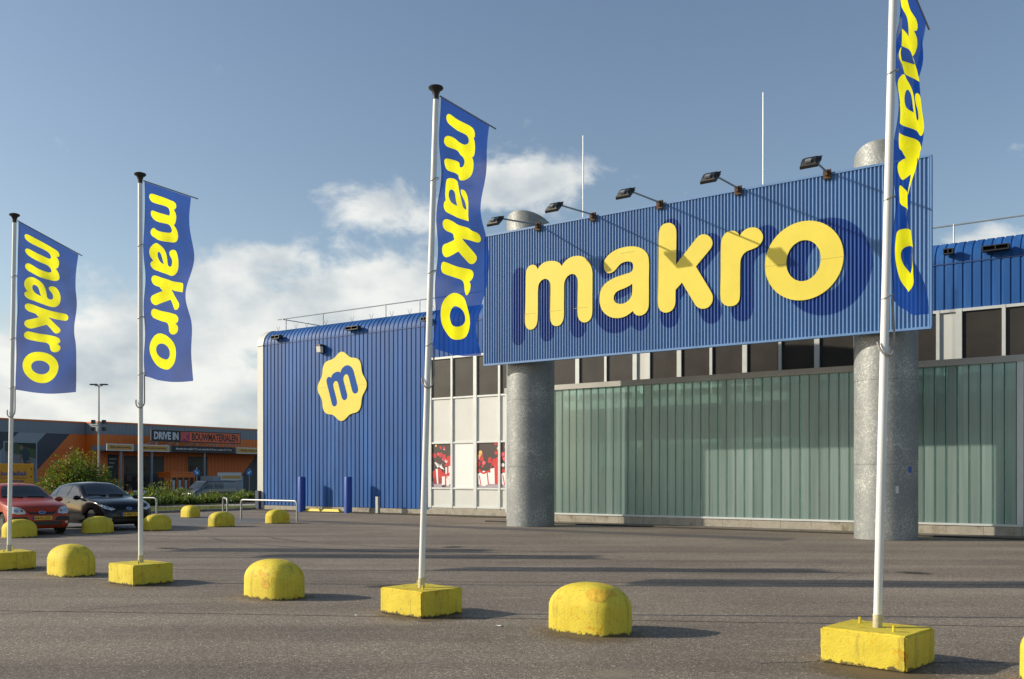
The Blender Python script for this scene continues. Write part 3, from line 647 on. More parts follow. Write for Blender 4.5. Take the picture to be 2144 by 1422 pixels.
# corner trim with the same curve
t = MB(OB); n = 14; out = []
pr = [(31.94, .10), (31.94, ZC)] + [(31.94 + .81 - .81 * math.cos(PI / 2 * k / n), ZC + .81 * math.sin(PI / 2 * k / n)) for k in range(1, n + 1)] + [(36, ZC + .81)]
for u in (-38.62, -38.2):
    for p in pr: t.v.append((u, p[0], p[1]))
k = len(pr)
for i in range(k - 1): t.f.append((i, k + i, k + i + 1, i + 1)); t.m.append(0)
t.v += [(-38.62, 36, .1)]; t.f.append(tuple(range(k)) + (2 * k,)); t.m.append(0)
t.v += [(-38.2, 36, .1)]; t.f.append(tuple(range(2 * k - 1, k - 1, -1)) + (2 * k + 1,)); t.m.append(0)
t.build('corner_trim', TRIMW, shop, smooth=40)
t = MB(OB); t.box(-38.625, -38.19, 31.90, 31.938, ZC - .02, ZC + .02); t.build('trim_joint', FRAME, shop)
t = MB(OB); t.box(-38.6, -38.35, 31.78, 31.93, 0, .95); t.build('corner_guard', mat('guard_blue_grey', (.03, .05, .09), .5), shop)
t = MB(OB); t.box(-38.6, 9, 36.0, 75, .1, 8.85); t.build('main_hall', BLUE, shop)
t = MB(OB); t.box(-38.3, 9, 32.16, 36.0, .0, 6.6); t.build('inner_wall', mat('inner_wall', (.62, .62, .58), .9), shop)
t = MB(OB)
for k in range(28):
    u = -38.5 + k * .4
    if u < -27.6: t.box(u + .004, u + .396, 31.945, 32.15, -.05, .235)
t.build('plinth', CONC, shop)
t = MB(OB); t.box(-27.4, -21.3, 31.95, 32.15, -.05, .33); t.build('plinth', CONC, shop)
# glazed curtain wall
bays = [-27.36, -26.15, -24.9, -23.65, -22.4, -21.15, -19.9, -18.65, -17.4, -16.82, -15.6, -14.37, -13.12, -11.87, -10.62, -9.37, -8.12, -6.88, -6.28, -5.05, -3.8, -2.55, -1.3, -.05, 1.2, 2.45, 3.7, 4.95]
ROWS = [.33, 1.12, 3.05, 4.95, 6.75]
for i, u in enumerate(bays):
    w = .085 if i % 2 == 0 else .05
    full = u < -21.2
    t = MB(OB); t.box(u - w, u + w, 31.92, 32.10, .33 if full or u > -4 else 4.6, 6.75); t.build('mullion', FRAME, shop)
for z in ROWS[:-1]:
    t = MB(OB); t.box(bays[0] + .086, -21.25, 31.935, 32.09, z, z + .07); t.build('transom', FRAME, shop)
t = MB(OB); t.box(bays[0] + .086, 9, 31.93, 32.09, 6.66, 6.748); t.build('transom', FRAME, shop)
t = MB(OB); t.box(-4.1, 9, 31.935, 32.09, 4.95, 5.02); t.build('transom', FRAME, shop)
posters = []
for i in range(len(bays) - 1):
    a, c = bays[i] + (.085 if i % 2 == 0 else .05), bays[i + 1] - (.085 if (i + 1) % 2 == 0 else .05)
    narrow = c - a < .7
    z0 = 4.70 if bays[i] > -21.2 and bays[i] < -4 else 5.02
    t = MB(OB); t.box(a + .001, c - .001, 31.99, 32.02, z0 + .001, 6.658); t.build('white_panel' if narrow else 'window_pane', PANELW if narrow else DARKP, shop)
    if bays[i] < -22 or bays[i] > -4:
        for r_ in range(3):
            t = MB(OB); t.box(a + .001, c - .001, 31.985, 32.02, ROWS[r_] + .071, ROWS[r_ + 1] - .001)
            nm = 'white_panel'
            m_ = PANELW
            if r_ == 1 and i in (0, 2, 3, 4): nm, m_ = 'poster', mat('poster_ground', (.05, .035, .035), .4)
            elif r_ == 1 and i == 1: m_ = WHITEP
            o = t.build(nm, m_, shop)
            if nm == 'poster': posters.append((o, a, c, ROWS[1] + .071, ROWS[2] - .001, i))
# gift posters: print of bokeh lights and wrapped presents
rp = random.Random(11)
PC = {k: mat('print_' + k, c, .45) for k, c in dict(red=(.55, .02, .025), pink=(.75, .10, .16), rose=(.75, .35, .40), white=(.80, .78, .78), gold=(.75, .45, .12), grey=(.36, .31, .36), dark=(.03, .02, .02), crimson=(.30, .012, .018), blue=(.10, .13, .40)).items()}
for (o, a, c, z0, z1, i) in posters:
    W_, H_ = c - a, z1 - z0
    lay = [0]
    def pr_(pts, m, o=o, a=a, z0=z0, W_=W_, H_=H_, lay=lay):
        lay[0] += 1; t = MB(OB); d = 31.985 - .0006 * lay[0] - .001
        pp = [(a + min(.995, max(.005, x)) * W_, d, z0 + min(.995, max(.005, y)) * H_) for x, y in pts]
        t.add(pp, [tuple(range(len(pp)))]); t.build('print_patch', PC[m], o, fixn=False)
    pr_(rect(0, 1, 0, .14), 'grey')
    for _ in range(16):
        x, y, r_ = rp.random(), .42 + .58 * rp.random(), rp.uniform(.05, .11)
        pr_([(x + r_ * math.cos(2 * PI * k / 14), y + r_ * .55 * math.sin(2 * PI * k / 14)) for k in range(14)], rp.choice(['red', 'red', 'pink', 'pink', 'rose', 'white', 'gold', 'red']))
    if i == 0:
        pr_([(.70, .07), (1, .07), (1, .50), (.70, .46)], 'white'); pr_([(.78, .1), (.86, .1), (.86, .48), (.78, .47)], 'red'); pr_([(.62, .48), (1, .5), (1, .72), (.8, .72), (.85, .62)], 'red')
        pr_([(.05, .33), (.10, .08), (.50, .09), (.52, .42), (.30, .44)], 'crimson'); pr_([(.02, .36), (.3, .43), (.55, .38), (.52, .22), (.06, .22)], 'red')
        pr_([(.2, .42), (.3, .43), (.34, .08), (.27, .08)], 'white'); pr_([(.14, .57), (.2, .58), (.45, .44), (.66, .4), (.5, .5), (.55, .55), (.44, .5), (.3, .45)], 'white')
        pr_([(.52, .04), (.9, .04), (.9, .25), (.52, .25)], 'white'); pr_([(.68, .04), (.75, .04), (.75, .28), (.68, .28)], 'red'); pr_([(.48, .26), (.6, .38), (.7, .3), (.92, .34), (.9, .26), (.72, .27), (.9, .18), (.7, .25)], 'red')
        pr_([(.52, 0), (.68, 0), (.68, .06), (.52, .05)], 'dark')
    else:
        pr_([(.62, .08), (1, .08), (1, .46), (.6, .42)], 'white'); pr_([(.82, .08), (1, .08), (1, .48), (.8, .46)], 'red'); pr_([(.5, .55), (.52, .66), (.7, .58), (1, .7), (1, .45), (.72, .5), (.6, .38), (.68, .55)], 'red')
        pr_([(0, .3), (.05, .08), (.34, .03), (.62, .1), (.66, .32), (.3, .38)], 'white'); pr_([(.08, .28), (.15, .07), (.2, .06), (.13, .26)], 'red'); pr_([(.45, .33), (.5, .08), (.55, .09), (.5, .33)], 'red')
        pr_([(.03, .36), (.1, .44), (.28, .34), (.6, .4), (.64, .36), (.3, .3)], 'red')

# channel glass front that stands out from the wall
GU0, GU1, GV, GZ0, GZ1 = -21.28, -4.17, 29.2, .36, 4.74
gf = MB(OB)
gf.box(GU0, GU1 + .03, GV - .05, GV + .13, .30, .358)
glazed = gf.build('glazed_front', FRAME, shop)
t = MB(OB); t.box(GU0 - .03, GU0 + .08, GV - .06, GV + .12, .36, GZ1); t.build('end_post', FRAME, glazed)
t = MB(OB); t.box(GU1 - .12, GU1 + .03, GV - .06, GV + .12, .36, GZ1); t.build('end_post', FRAME, glazed)
t = MB(OB); t.box(GU0 - .05, GU1 + .05, GV - .08, GV + .35, GZ1 + .001, GZ1 + .18); t.build('parapet', mat('parapet_metal', (.42, .42, .39), .5, .1, .1, 1), glazed)
t = MB(OB); t.box(GU0 - .02, GU1 + .02, GV + .351, 31.9, GZ1 + .05, GZ1 + .06); t.build('added_rooflight', mat_clear(), glazed)  # unseen glass roof, added so sky light brightens the top of the lobby
for k in range(18):
    a = GU0 + k * (GU1 - GU0) / 18; c = a + (GU1 - GU0) / 18
    t = MB(OB); t.box(a + .004, c - .004, GV - .02, GV + .14, -.02, .299); t.build('base_stone', CONC, glazed)
t = MB(OB); t.box(GU1 - .02, GU1 + .028, GV + .125, 31.9, .0, GZ1); t.build('return_wall', PANELW, glazed)
t = MB(OB); t.box(GU0 - .02, GU0 + .028, GV + .125, 31.9, .0, GZ1); t.build('return_wall', PANELW, glazed)
np_ = 57; pw = (GU1 - .12 - GU0 - .08) / np_
pb = MB(); pb.box(.003, pw - .003, 0, .008, GZ0, GZ1 - .002); pb.box(.003, .011, .008, .05, GZ0, GZ1 - .002); pb.box(pw - .011, pw - .003, .008, .05, GZ0, GZ1 - .002)
PEDGE = mat('glass_edge', (.30, .55, .45), .25, 0, .2, 2)
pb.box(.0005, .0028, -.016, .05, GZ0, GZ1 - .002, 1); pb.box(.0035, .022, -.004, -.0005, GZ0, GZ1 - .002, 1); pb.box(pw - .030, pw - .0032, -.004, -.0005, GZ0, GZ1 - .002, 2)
plank = pb.build('glass_plank', [PGLASS, PEDGE, mat('glass_gap_dark', (.055, .10, .085), .5)], glazed)  # third colour is a dark strip painted for the dim gap between planks
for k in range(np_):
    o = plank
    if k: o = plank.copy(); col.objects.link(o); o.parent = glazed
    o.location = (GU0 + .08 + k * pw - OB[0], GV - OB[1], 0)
# what shows dimly through it: floor, soffit beam, posts, shelving
INT = mat('interior_dark', (.035, .04, .038), .9); INL = mat('interior_pale', (.42, .45, .42), .9)
t = MB(OB); t.box(GU0 + .1, GU1 - .1, GV + .2, 31.85, .0, .06); t.build('lobby_floor', mat('lobby_floor', (.34, .33, .31), .7), glazed)
t = MB(OB); t.box(GU0 + 1.6, GU1 - .2, GV + .5, GV + .9, 2.9, 4.05); t.build('soffit_beam', INT, glazed)
t = MB(OB); t.box(GU0 + .2, GU0 + 1.6, GV + .9, GV + 1.3, 3.45, 3.62); t.build('soffit_beam', INT, glazed)
for u in (-19.2, -15.6, -12.8, -9.9, -6.0):
    t = MB(OB); t.box(u - .11, u + .11, GV + .35, GV + .55, .06, GZ1); t.build('lobby_post', INT if u != -19.2 else INL, glazed)
t = MB(OB); t.box(-17.9, -16.5, GV + 1.0, GV + 1.5, .06, 2.0); t.build('lobby_shelf', mat('shelf_pink', (.35, .18, .17), .8), glazed)
t = MB(OB); t.box(-13.0, -10.3, GV + 1.2, GV + 1.6, .06, 1.5); t.build('lobby_shelf', INL, glazed)
# wall fittings
def wallbox(px, py, w, h, d, name, m, z=None):
    u, zz = unproj(px, py, 31.8); t = MB(OB)
    t.box(u - w / 2, u + w / 2, 31.95 - d, 31.95, zz - h / 2, zz - h / 2 + .03); t.box(u - w / 2, u + w / 2, 31.95 - d, 31.95, zz + h / 2 - .03, zz + h / 2)
    for x in (-w / 2, -.015, w / 2 - .03): t.box(u + x, u + x + .03, 31.95 - d, 31.95, zz - h / 2 + .03, zz + h / 2 - .03)
    t.box(u - w / 2 + .03, u + w / 2 - .03, 31.90, 31.948, zz - h / 2 + .03, zz + h / 2 - .03)
    return t.build(name, m, shop)
for (x, y, w) in ((578, 706, .75), (738, 687, 1.0), (889, 668, .4), (2085, 519, .9), (1986, 527, .35)): wallbox(x, y, w * .8, .17, .24, 'nest_box', BLACK)
u, z = unproj(667, 730, 31.7); t = MB(OB); t.box(u - .14, u + .14, 31.66, 31.95, z + .10, z + .20); t.box(u - .14, u + .14, 31.86, 31.95, z - .2, z + .1); hd = t.build('wall_lamp', BLACK, shop)
t = MB(OB); t.add([(u - .13, 31.66, z + .1), (u + .13, 31.66, z + .1), (u + .13, 31.859, z + .1), (u - .13, 31.859, z + .1), (u - .13, 31.70, z - .16), (u + .13, 31.70, z - .16), (u + .13, 31.859, z - .19), (u - .13, 31.859, z - .19)],
                 [(0, 1, 5, 4), (1, 2, 6, 5), (3, 0, 4, 7), (4, 5, 6, 7), (0, 3, 2, 1), (2, 3, 7, 6)]); t.build('lens', LAMPG, hd)
# badge
bc = unproj(714, 809, 31.9)
loop = [(bc[0] + 1.6 * (.945 + .055 * math.cos(8 * a)) * math.sin(a), bc[1] + 1.6 * (.945 + .055 * math.cos(8 * a)) * math.cos(a)) for a in [2 * PI * k / 160 for k in range(160)]]
t = MB(OB); t.slab([loop], lambda u, z: (u, 31.935, z), lambda u, z: (u, 31.962, z)); badge = t.build('badge_plate', LETY, shop); badge['label'] = 'yellow scalloped badge with a tilted blue letter m'
lm = LETTERS[0][1][0]; cu_ = sum(p[0] for p in lm) / len(lm); cz_ = (6.38 + 8.45) / 2; ra = math.radians(20)
lm2 = [((p[0] - cu_) * .72, (p[1] - cz_) * .70) for p in lm]; lm2 = [(bc[0] + .0 + x * math.cos(ra) - y * math.sin(ra), bc[1] + .05 + x * math.sin(ra) + y * math.cos(ra)) for x, y in lm2]
t = MB(OB); t.slab([lm2], lambda u, z: (u, 31.929, z), lambda u, z: (u, 31.9347, z)); t.build('letter', LETB, badge)
t = MB(OB); t.box(bc[0] - 1.585, bc[0] + 1.585, 31.9335, 31.9349, bc[1] - .006, bc[1] + .006); t.build('badge_seam', MATS['letter_seam'], badge)
# roof guard rail
RV, RZ = 33.5, 9.68
rail = tag(empty('roof_guard_rail', (*uv(-38.4, RV), 8.9), -TH), 'thin grey guard rail along the edge of the blue roof', 'railing'); OR = (-38.4, RV, 8.9)
t = MB(OR); t.tube([(-38.9, RV, RZ), (9, RV, RZ)], .025, 6); t.build('top_rail', TUBEG, rail)
t = MB(OR); t.tube([(-38.45, RV - .1, RZ - .03), (-38.45, 44, RZ - .03)], .025, 6); t.build('top_rail', TUBEG, rail)
for u in (-38.3, -35.6, -31.4, -29.3, -25.1, -20.9, -16.7, -12.5, -6.74, -2.5, 1.7, 5.9):
    t = MB(OR); t.tube([(u, RV, 8.85), (u, RV, RZ + .03)], .025, 6); t.build('post', TUBEG, rail)
for v in (36.5, 40, 43.9):
    t = MB(OR); t.tube([(-38.45, v, 8.8), (-38.45, v, RZ - .03)], .025, 6); t.build('post', TUBEG, rail)
# bird spikes and wires on the eaves
spk = random.Random(2)
for k in range(16):
    u = -38.0 + k * 1.3 + spk.uniform(-.3, .3)
    if u > -27 and k % 2: continue
    t = MB(OB)
    for s in (-1, 1): t.tube([(u, 32.5, 8.85), (u + s * .12, 32.5, 9.12)], .008, 4)
    t.build('wire_holder', BLACK, shop)
for (a, c) in ((-38.0, -18.0),):
    t = MB(OB); t.tube([(a, 32.5, 9.1), (c, 32.5, 9.1)], .004, 4); t.build('eaves_wire', GREYM, shop)

# ------------------------------------------------------------------ concrete bollards
def bollard_mesh(hx, hy, h, hs):
    def foot(n=48):
        r = min(hx, hy) * .62; P_ = []
        for k in range(n):
            a = 2 * PI * k / n; cx, cy = math.cos(a), math.sin(a)
            e = 3.3; P_.append((hx * math.copysign(abs(cx) ** (2 / e), cx), hy * math.copysign(abs(cy) ** (2 / e), cy)))
        return P_
    fp = foot(); n = len(fp); b = MB(); lev = [(0, 1.0), (.02, 1.0), (hs * .5, 1.0), (hs, .995)]
    for k in range(1, 11):
        a = PI / 2 * k / 10.5; lev.append((hs + (h - hs) * math.sin(a), math.cos(a) ** .80))
    for z, s in lev: b.v += [(x * s, y * s, z) for x, y in fp]
    for i in range(len(lev) - 1):
        for j in range(n): b.f.append((i * n + j, i * n + (j + 1) % n, (i + 1) * n + (j + 1) % n, (i + 1) * n + j)); b.m.append(0)
    b.f.append(tuple((len(lev) - 1) * n + j for j in range(n))); b.m.append(0)
    b.f.append(tuple(range(n - 1, -1, -1))); b.m.append(0)
    return b.build('concrete_bollard', YEL, smooth=60)
B0 = bollard_mesh(.445, .30, .525, .245); first = [True]
def bollard(x, y, rz, label, s=1.0, grp='yellow concrete bollards'):
    o = B0 if first[0] else B0.copy()
    if not first[0]: col.objects.link(o)
    first[0] = False; o.location = (x, y, -.004); o.rotation_euler = (0, 0, rz); o.scale = (s, s, s); tag(o, label, 'bollard', grp); return o
RB = math.radians(-42); RowB = {}
def on_row(px, v):
    a = (px - CX) / F; Y = v / (a * ST + CT); return a * Y, Y
for px, lab in ((149, 'yellow concrete bollard between the flagpoles in front of the red car and black car'), (574, 'yellow concrete bollard with ochre flakes halfway between two flagpoles before the blue wall'),
                (1235, 'large yellow concrete bollard with an ochre patch on top before the left column'), (2270, 'yellow concrete bollard past the flagpole block before the right column')):
    RowB[px] = bollard(*on_row(px, 8.93), RB, lab)
OCHRE = mat('ochre_undercoat', (.64, .41, .03), .75, 0, .25, 9, .4, 30)
def worn_patch(o, pts):
    # an irregular flake where the older ochre coat shows: found where the sight lines meet the dome
    me = o.data; R3 = Matrix.Translation(o.location) @ Matrix.Rotation(o.rotation_euler.z, 4, 'Z') @ Matrix.Diagonal((*o.scale, 1)); inv = R3.inverted()
    bv = BVHTree.FromPolygons([R3 @ v.co for v in me.vertices], [tuple(p.vertices) for p in me.polygons])
    lp = smooth_loop(pts, 4); jr = random.Random(len(pts)); lp = [(x + jr.uniform(-.8, .8), y + jr.uniform(-.8, .8)) for x, y in lp]
    xs = [p[0] for p in lp]; ys = [p[1] for p in lp]; ex = [(x, y) for x in np.arange(min(xs), max(xs), 5) for y in np.arange(min(ys), max(ys), 5) if point_in([lp], x, y)]
    V, T, _ = cdt([lp], ex); out, ok = [], []
    for (x, y) in V:
        h = bv.ray_cast(Vector((0, 0, H)), Vector(((x - CX) / F, 1, (HY - y) / F)).normalized())
        ok.append(h[0] is not None); out.append(tuple(inv @ (h[0] + h[1] * .0025)) if h[0] else (0, 0, 0))
    b = MB(); b.add(out, [t for t in T if all(ok[i] for i in t)]); b.build('worn_patch', OCHRE, o, smooth=60)
z5 = lambda L_: [(1120 + x / 4.873, 1182 + y / 4.873) for x, y in L_]; z4 = lambda L_: [(480 + x / 4.123, 1142 + y / 4.123) for x, y in L_]
worn_patch(RowB[1235], z5([(525, 300), (555, 262), (600, 245), (680, 250), (760, 265), (820, 290), (845, 318), (800, 328), (740, 345), (700, 380), (610, 378), (570, 350), (535, 345)]))
worn_patch(RowB[574], z4([(270, 335), (285, 303), (320, 297), (345, 332), (350, 352), (320, 377), (285, 367)]))
worn_patch(RowB[574], z4([(178, 268), (200, 250), (250, 258), (290, 248), (325, 238), (338, 244), (330, 266), (290, 279), (240, 269), (200, 274)]))
RV2 = math.radians(52)
for px, py, lab in ((35, 1126, 'yellow concrete bollard at the bay edge in front of the red car'), (200, 1117, 'yellow concrete bollard at the bay edge in front of the black car'), (325, 1111, 'yellow concrete bollard at the bay edge beside the front right of the black car'),
                    (461, 1103, 'yellow concrete bollard at the bay edge before the narrow steel hoop'), (579, 1096, 'yellow concrete bollard below the long steel barrier by the blue wall'), (396, 1084, 'lone yellow concrete bollard on the asphalt in front of the juniper hedge')):
    x, y = ground_px(px, py); bollard(x, y + .15, RV2 if px != 396 else RB, lab, .95, 'yellow concrete bollards at the parking bays')

# ------------------------------------------------------------------ flagpoles and flags
def base_block_mesh():
    bm = bmesh.new(); bmesh.ops.create_cube(bm, size=1)
    for v in bm.verts: v.co = Vector((v.co.x * .76, v.co.y * .66, (v.co.z + .5) * .315))
    bmesh.ops.bevel(bm, geom=bm.edges[:], offset=.016, segments=2, affect='EDGES')
    bmesh.ops.subdivide_edges(bm, edges=[e for e in bm.edges if e.calc_length() > .2], cuts=10, use_grid_fill=True)
    r = random.Random(4)
    for v in bm.verts:
        v.co += Vector((r.uniform(-1, 1), r.uniform(-1, 1), r.uniform(-1, 1) if v.co.z > .02 else 0)) * .003
    me = bpy.data.meshes.new('base_block'); bm.to_mesh(me); bm.free(); me.materials.append(YEL)
    me.polygons.foreach_set('use_smooth', [True] * len(me.polygons)); me.set_sharp_from_angle(angle=math.radians(50)); return me
BLOCK = base_block_mesh()
FW, FL, ZTOP = 1.045, 3.02, 6.23
def flag_mesh(P0, hoist, d, droop, wave, bot):
    """cloth from the hoist line out along the bar; the word is printed down its length"""
    sc_ = 2.70 / 10.15
    loops = word(lambda a, b: (.115 + sc_ * 1.12 * b, .14 + sc_ * a))
    extra = [(x * FW / 14, y * FL / 48) for x in range(15) for y in range(49)]
    hull = [rect(0, FW, 0, FL)]
    vs, es = [], []
    for lp in hull + loops:
        o = len(vs); vs += [Vector(p) for p in lp]; es += [(o + i, o + (i + 1) % len(lp)) for i in range(len(lp))]
    vs += [Vector(p) for p in extra]
    r = delaunay_2d_cdt(vs, es, [], 0, 1e-5)
    V = [(p.x, p.y) for p in r[0]]; Fs, Ms = [], []
    for f in r[2]:
        cx_ = sum(V[i][0] for i in f) / 3; cy_ = sum(V[i][1] for i in f) / 3
        Fs.append(tuple(f)); Ms.append(1 if point_in(loops, cx_, cy_) else 0)
    b = MB(P0)
    for x, y in V:
        s, t = x / FW, y / FL
        b.v.append(tuple(wave(s, t)))
    b.f = Fs; b.m = Ms
    return b
def flagpole(u, lean, label, flabel, bar, seed, twist=0.0, dirxy=None):
    X, Y = uv(u, 8.9); rnd = random.Random(seed)
    root = tag(empty('flagpole', (X, Y, 0), RB + rnd.uniform(-.04, .04)), label, 'flagpole', 'white flagpoles in yellow blocks')
    o = bpy.data.objects.new('base_block', BLOCK); col.objects.link(o); o.parent = root
    inv = Matrix.Rotation(-root.rotation_euler.z, 4, 'Z')
    def loc(p): return inv @ (Vector(p) - Vector((X, Y, 0)))
    top = Vector((X + lean, Y, 6.33)); bot = Vector((X, Y, .3))
    at = lambda z: bot + (top - bot) * ((z - .3) / 6.03)
    pts = [loc(at(z)) for z in (.42, 1, 2, 2.55, 3, 4, 5, 6.2)]
    MB().tube(pts, [.036, .037, .037, .037, .037, .036, .035, .033], 16).build('pole', WHT, root, smooth=50)
    MB().tube([loc(at(.29)), loc(at(.43))], .041, 16).build('pole_socket', GREYM if seed in (1,) else mat('socket', (.5, .47, .3), .6, 0, .3, 9), root, smooth=50)
    b = MB(); c = loc(at(6.2)); b.lathe([(.036, 0), (.036, .06), (.045, .075), (.05, .10), (.085, .125), (.092, .14), (.085, .152), (.05, .165), (.01, .17)], 20, tuple(c)); b.build('pole_cap', BLACK, root, smooth=50)
    for dx, dy in ((-.22, .14), (.21, -.16)): MB().lathe([(.013, .30), (.013, .37)], 8, (dx, dy, 0)).build('anchor_bolt', YEL, root)
    # flag
    P0 = at(ZTOP) + Vector((.06, .02, 0))
    lo, hi = P0.y, P0.y + 1.20                     # the bar is 1.2 m long: its far end lies this far along the sight line
    for _ in range(40):
        md_ = (lo + hi) / 2; be = Vector(((bar[0] - CX) / F * md_, md_, H + (HY - bar[1]) / F * md_))
        if (be - P0).length > 1.20: hi = md_
        else: lo = md_
    D = be - P0; dz = D.z / math.hypot(D.x, D.y); D.z = 0; D.normalize(); nrm = Vector((-D.y, D.x, 0))
    ph = rnd.uniform(0, 6)
    ax = (at(ZTOP) - at(ZTOP - FL))
    pull = rnd.uniform(.6, 1.4)
    def wave(s, t):
        hp = at(ZTOP - FL * t) + Vector((.06, .02, 0))
        w = .052 * s * math.sin(8.4 * t + 3 * s + ph) * min(1, 3 * t + .15) + .045 * s * math.sin(15 * t - 5 * s + ph * 2) * min(1, 3 * t) + .014 * math.sin(23 * t + 9 * s + ph) * min(1, 4 * t)
        g = s - 1.1 * t * (1 + .3 * math.sin(ph)); fold = .03 * math.exp(-(t * 1.9) ** 2) * math.sin(16 * g + ph) * min(1, 5 * t) + .012 * math.sin(21 * s + 3 * t + ph) * min(1, 2.5 * t) * (.4 + .6 * math.sin(5 * t + ph) ** 2)
        a = twist * (.25 + .2 * math.sin(t * 7 + 1)) * min(1, t * 5) * (1 - 1.5 * t * t)
        d2 = D * math.cos(a) + nrm * math.sin(a)
        w += twist * .40 * math.sin(s * PI * 1.9 + t * 3.2) * min(1, t * 4) * s
        sag = FW * s * dz * (1 - min(1, 1.3 * t)) - .05 * math.sin(PI * s) * t
        shrink = 1 - .05 * math.sin(PI * min(1, t * 1.5)) * s
        return hp + d2 * (s * FW * shrink) + nrm * (w + fold) + Vector((0, 0, sag - .02 * s * math.sin(5 * t)))
    fr = tag(empty('banner_flag', tuple(at(ZTOP))), flabel, 'flag', 'blue banner flags')
    b = flag_mesh(tuple(at(ZTOP)), None, D, dz, wave, None); b.build('cloth', [FLAG_BLUE, FLAG_YEL], fr, smooth=180, fixn=False)
    b = MB(tuple(at(ZTOP))); e = be; b.tube([P0 + Vector((0, 0, .012)) - D * .02, e + Vector((0, 0, .012))], .010, 8); b.build('top_bar', GREYC, fr)
    for t in (.33, .70, .99):
        c = at(ZTOP - FL * t); b = MB(tuple(at(ZTOP))); b.tube([c + Vector((.048 * math.cos(a) + .012, .048 * math.sin(a), .02 * math.cos(a))) for a in [2 * PI * k / 16 for k in range(16)]], .006, 6, closed=True); b.build('retaining_ring', GREYM, fr)
    # rope with a slack loop round the pole
    b = MB(tuple(at(ZTOP))); z1 = ZTOP - FL
    c = at(z1); path = [c + Vector((.06, 0, .02)), c + Vector((.065, -.01, -.15)), c + Vector((.07, -.02, -.34))]
    for k in range(11):
        a = PI * k / 10; path.append(at(z1 - .40) + Vector((.065 * math.cos(a), -.055 * math.sin(a) - .01, -.10 * math.sin(a) - .02 + .05 * (k / 10))))
    b.tube(path, .011, 6); b.build('rope', mat('rope', (.30, .28, .25), .9, 0, .2, 30), fr)
    return root
UP = [-17.52, -13.51, -7.76, -2.42]
flagpole(UP[0], .10, 'white flagpole in a yellow block in front of the red car', 'blue flag with yellow lettering on the pole in front of the red car', (172, 537), 1)
flagpole(UP[1], -.01, 'white flagpole in a yellow block in front of the black car', 'blue flag with yellow lettering on the pole in front of the black car', (414, 418), 2)
flagpole(UP[2], .18, 'white flagpole in a yellow block before the right end of the ribbed blue wall', 'blue flag with yellow lettering beside the left end of the sign board', (1038, 272), 3)
flagpole(UP[3], .15, 'white flagpole in a yellow block before the right round column', 'folded blue flag with half hidden yellow letters before the right end of the sign', (1945, 64), 4, twist=.28)
flagpole(-22.3, .05, 'white flagpole in a yellow block further along the row past the red car', 'blue flag with yellow lettering further along the row past the red car', (-96, 575), 5)
flagpole(-25.1, .05, 'white flagpole in a yellow block at the far end of the row', 'blue flag with yellow lettering at the far end of the row past the red car', (-230, 600), 6)

# ------------------------------------------------------------------ barriers, posts, wheel stops
def hoop(x0, y0, x1, y1, label, h=.76, r=.038, rr=.14):
    D = Vector((x1 - x0, y1 - y0, 0)); L_ = D.length; d = D / L_; rr = min(rr, L_ / 2 - .001)
    pts = [(0, -.05), (0, h - rr)] + [(rr - rr * math.cos(PI / 2 * k / 6), h - rr + rr * math.sin(PI / 2 * k / 6)) for k in range(1, 7)] + [(L_ - rr + rr * math.sin(PI / 2 * k / 6), h - rr + rr * math.cos(PI / 2 * k / 6)) for k in range(0, 7)] + [(L_, -.05)]
    b = MB(); b.tube([(d.x * s, d.y * s, z) for s, z in pts], r, 12)
    o = b.build('steel_barrier', GREYM, smooth=50); o.location = (x0, y0, 0); return tag(o, label, 'barrier', 'galvanised steel barriers')
hoop(*ground_px(505, 1088), *ground_px(622, 1093), 'long galvanised steel barrier hoop beside the blue wall')
hoop(*ground_px(467, 1081), *ground_px(476, 1083.5), 'narrow galvanised steel hoop beside the long barrier')
x, y = ground_px(328, 1081); hoop(x, y, x - 2.6, y + 1.2, 'galvanised steel barrier hoop behind the black car')
for px, lab in ((632, 'tall round blue steel post beside the yellow wheel stops left end'), (729, 'tall round blue steel post at the right end of the wheel stops')):
    a = (px - CX) / F; v = 31.3; Y = v / (a * ST + CT); b = MB(); b.lathe([(.175, -.03), (.175, 1.60), (.16, 1.635), (.10, 1.65), (.01, 1.655)], 28)
    o = b.build('blue_post', POSTB, smooth=50); o.location = (a * Y, Y, 0); tag(o, lab, 'post')
for px, lab in ((655, 'low yellow wheel stop between the blue posts, next to the left post'), (695, 'low yellow wheel stop next to the right blue post')):
    a = (px - CX) / F; v = 31.45; Y = v / (a * ST + CT); b = MB()
    b.add([(-.62, -.12, 0), (.62, -.12, 0), (.62, .12, 0), (-.62, .12, 0), (-.45, -.06, .13), (.45, -.06, .13), (.45, .06, .13), (-.45, .06, .13)], [(0, 3, 2, 1), (4, 5, 6, 7), (0, 1, 5, 4), (1, 2, 6, 5), (2, 3, 7, 6), (3, 0, 4, 7)])
    o = b.build('wheel_stop', mat('wheel_stop_yellow', (.72, .53, .04), .6, 0, .12, 5), bevel=.015); o.location = (a * Y, Y, 0.03); o.rotation_euler = (0, 0, -TH); tag(o, lab, 'wheel stop', 'yellow wheel stops')
a = (791 - CX) / F; Y = 31.3 / (a * ST + CT); b = MB(); b.box(-.075, .075, -.075, .075, -.02, .74); b.box(-.082, .082, -.082, .082, .741, .765)
o = b.build('grey_post', GREYM, bevel=.008); o.location = (a * Y, Y, 0); o.rotation_euler = (0, 0, -TH); tag(o, 'short square grey steel post against the blue wall', 'post')

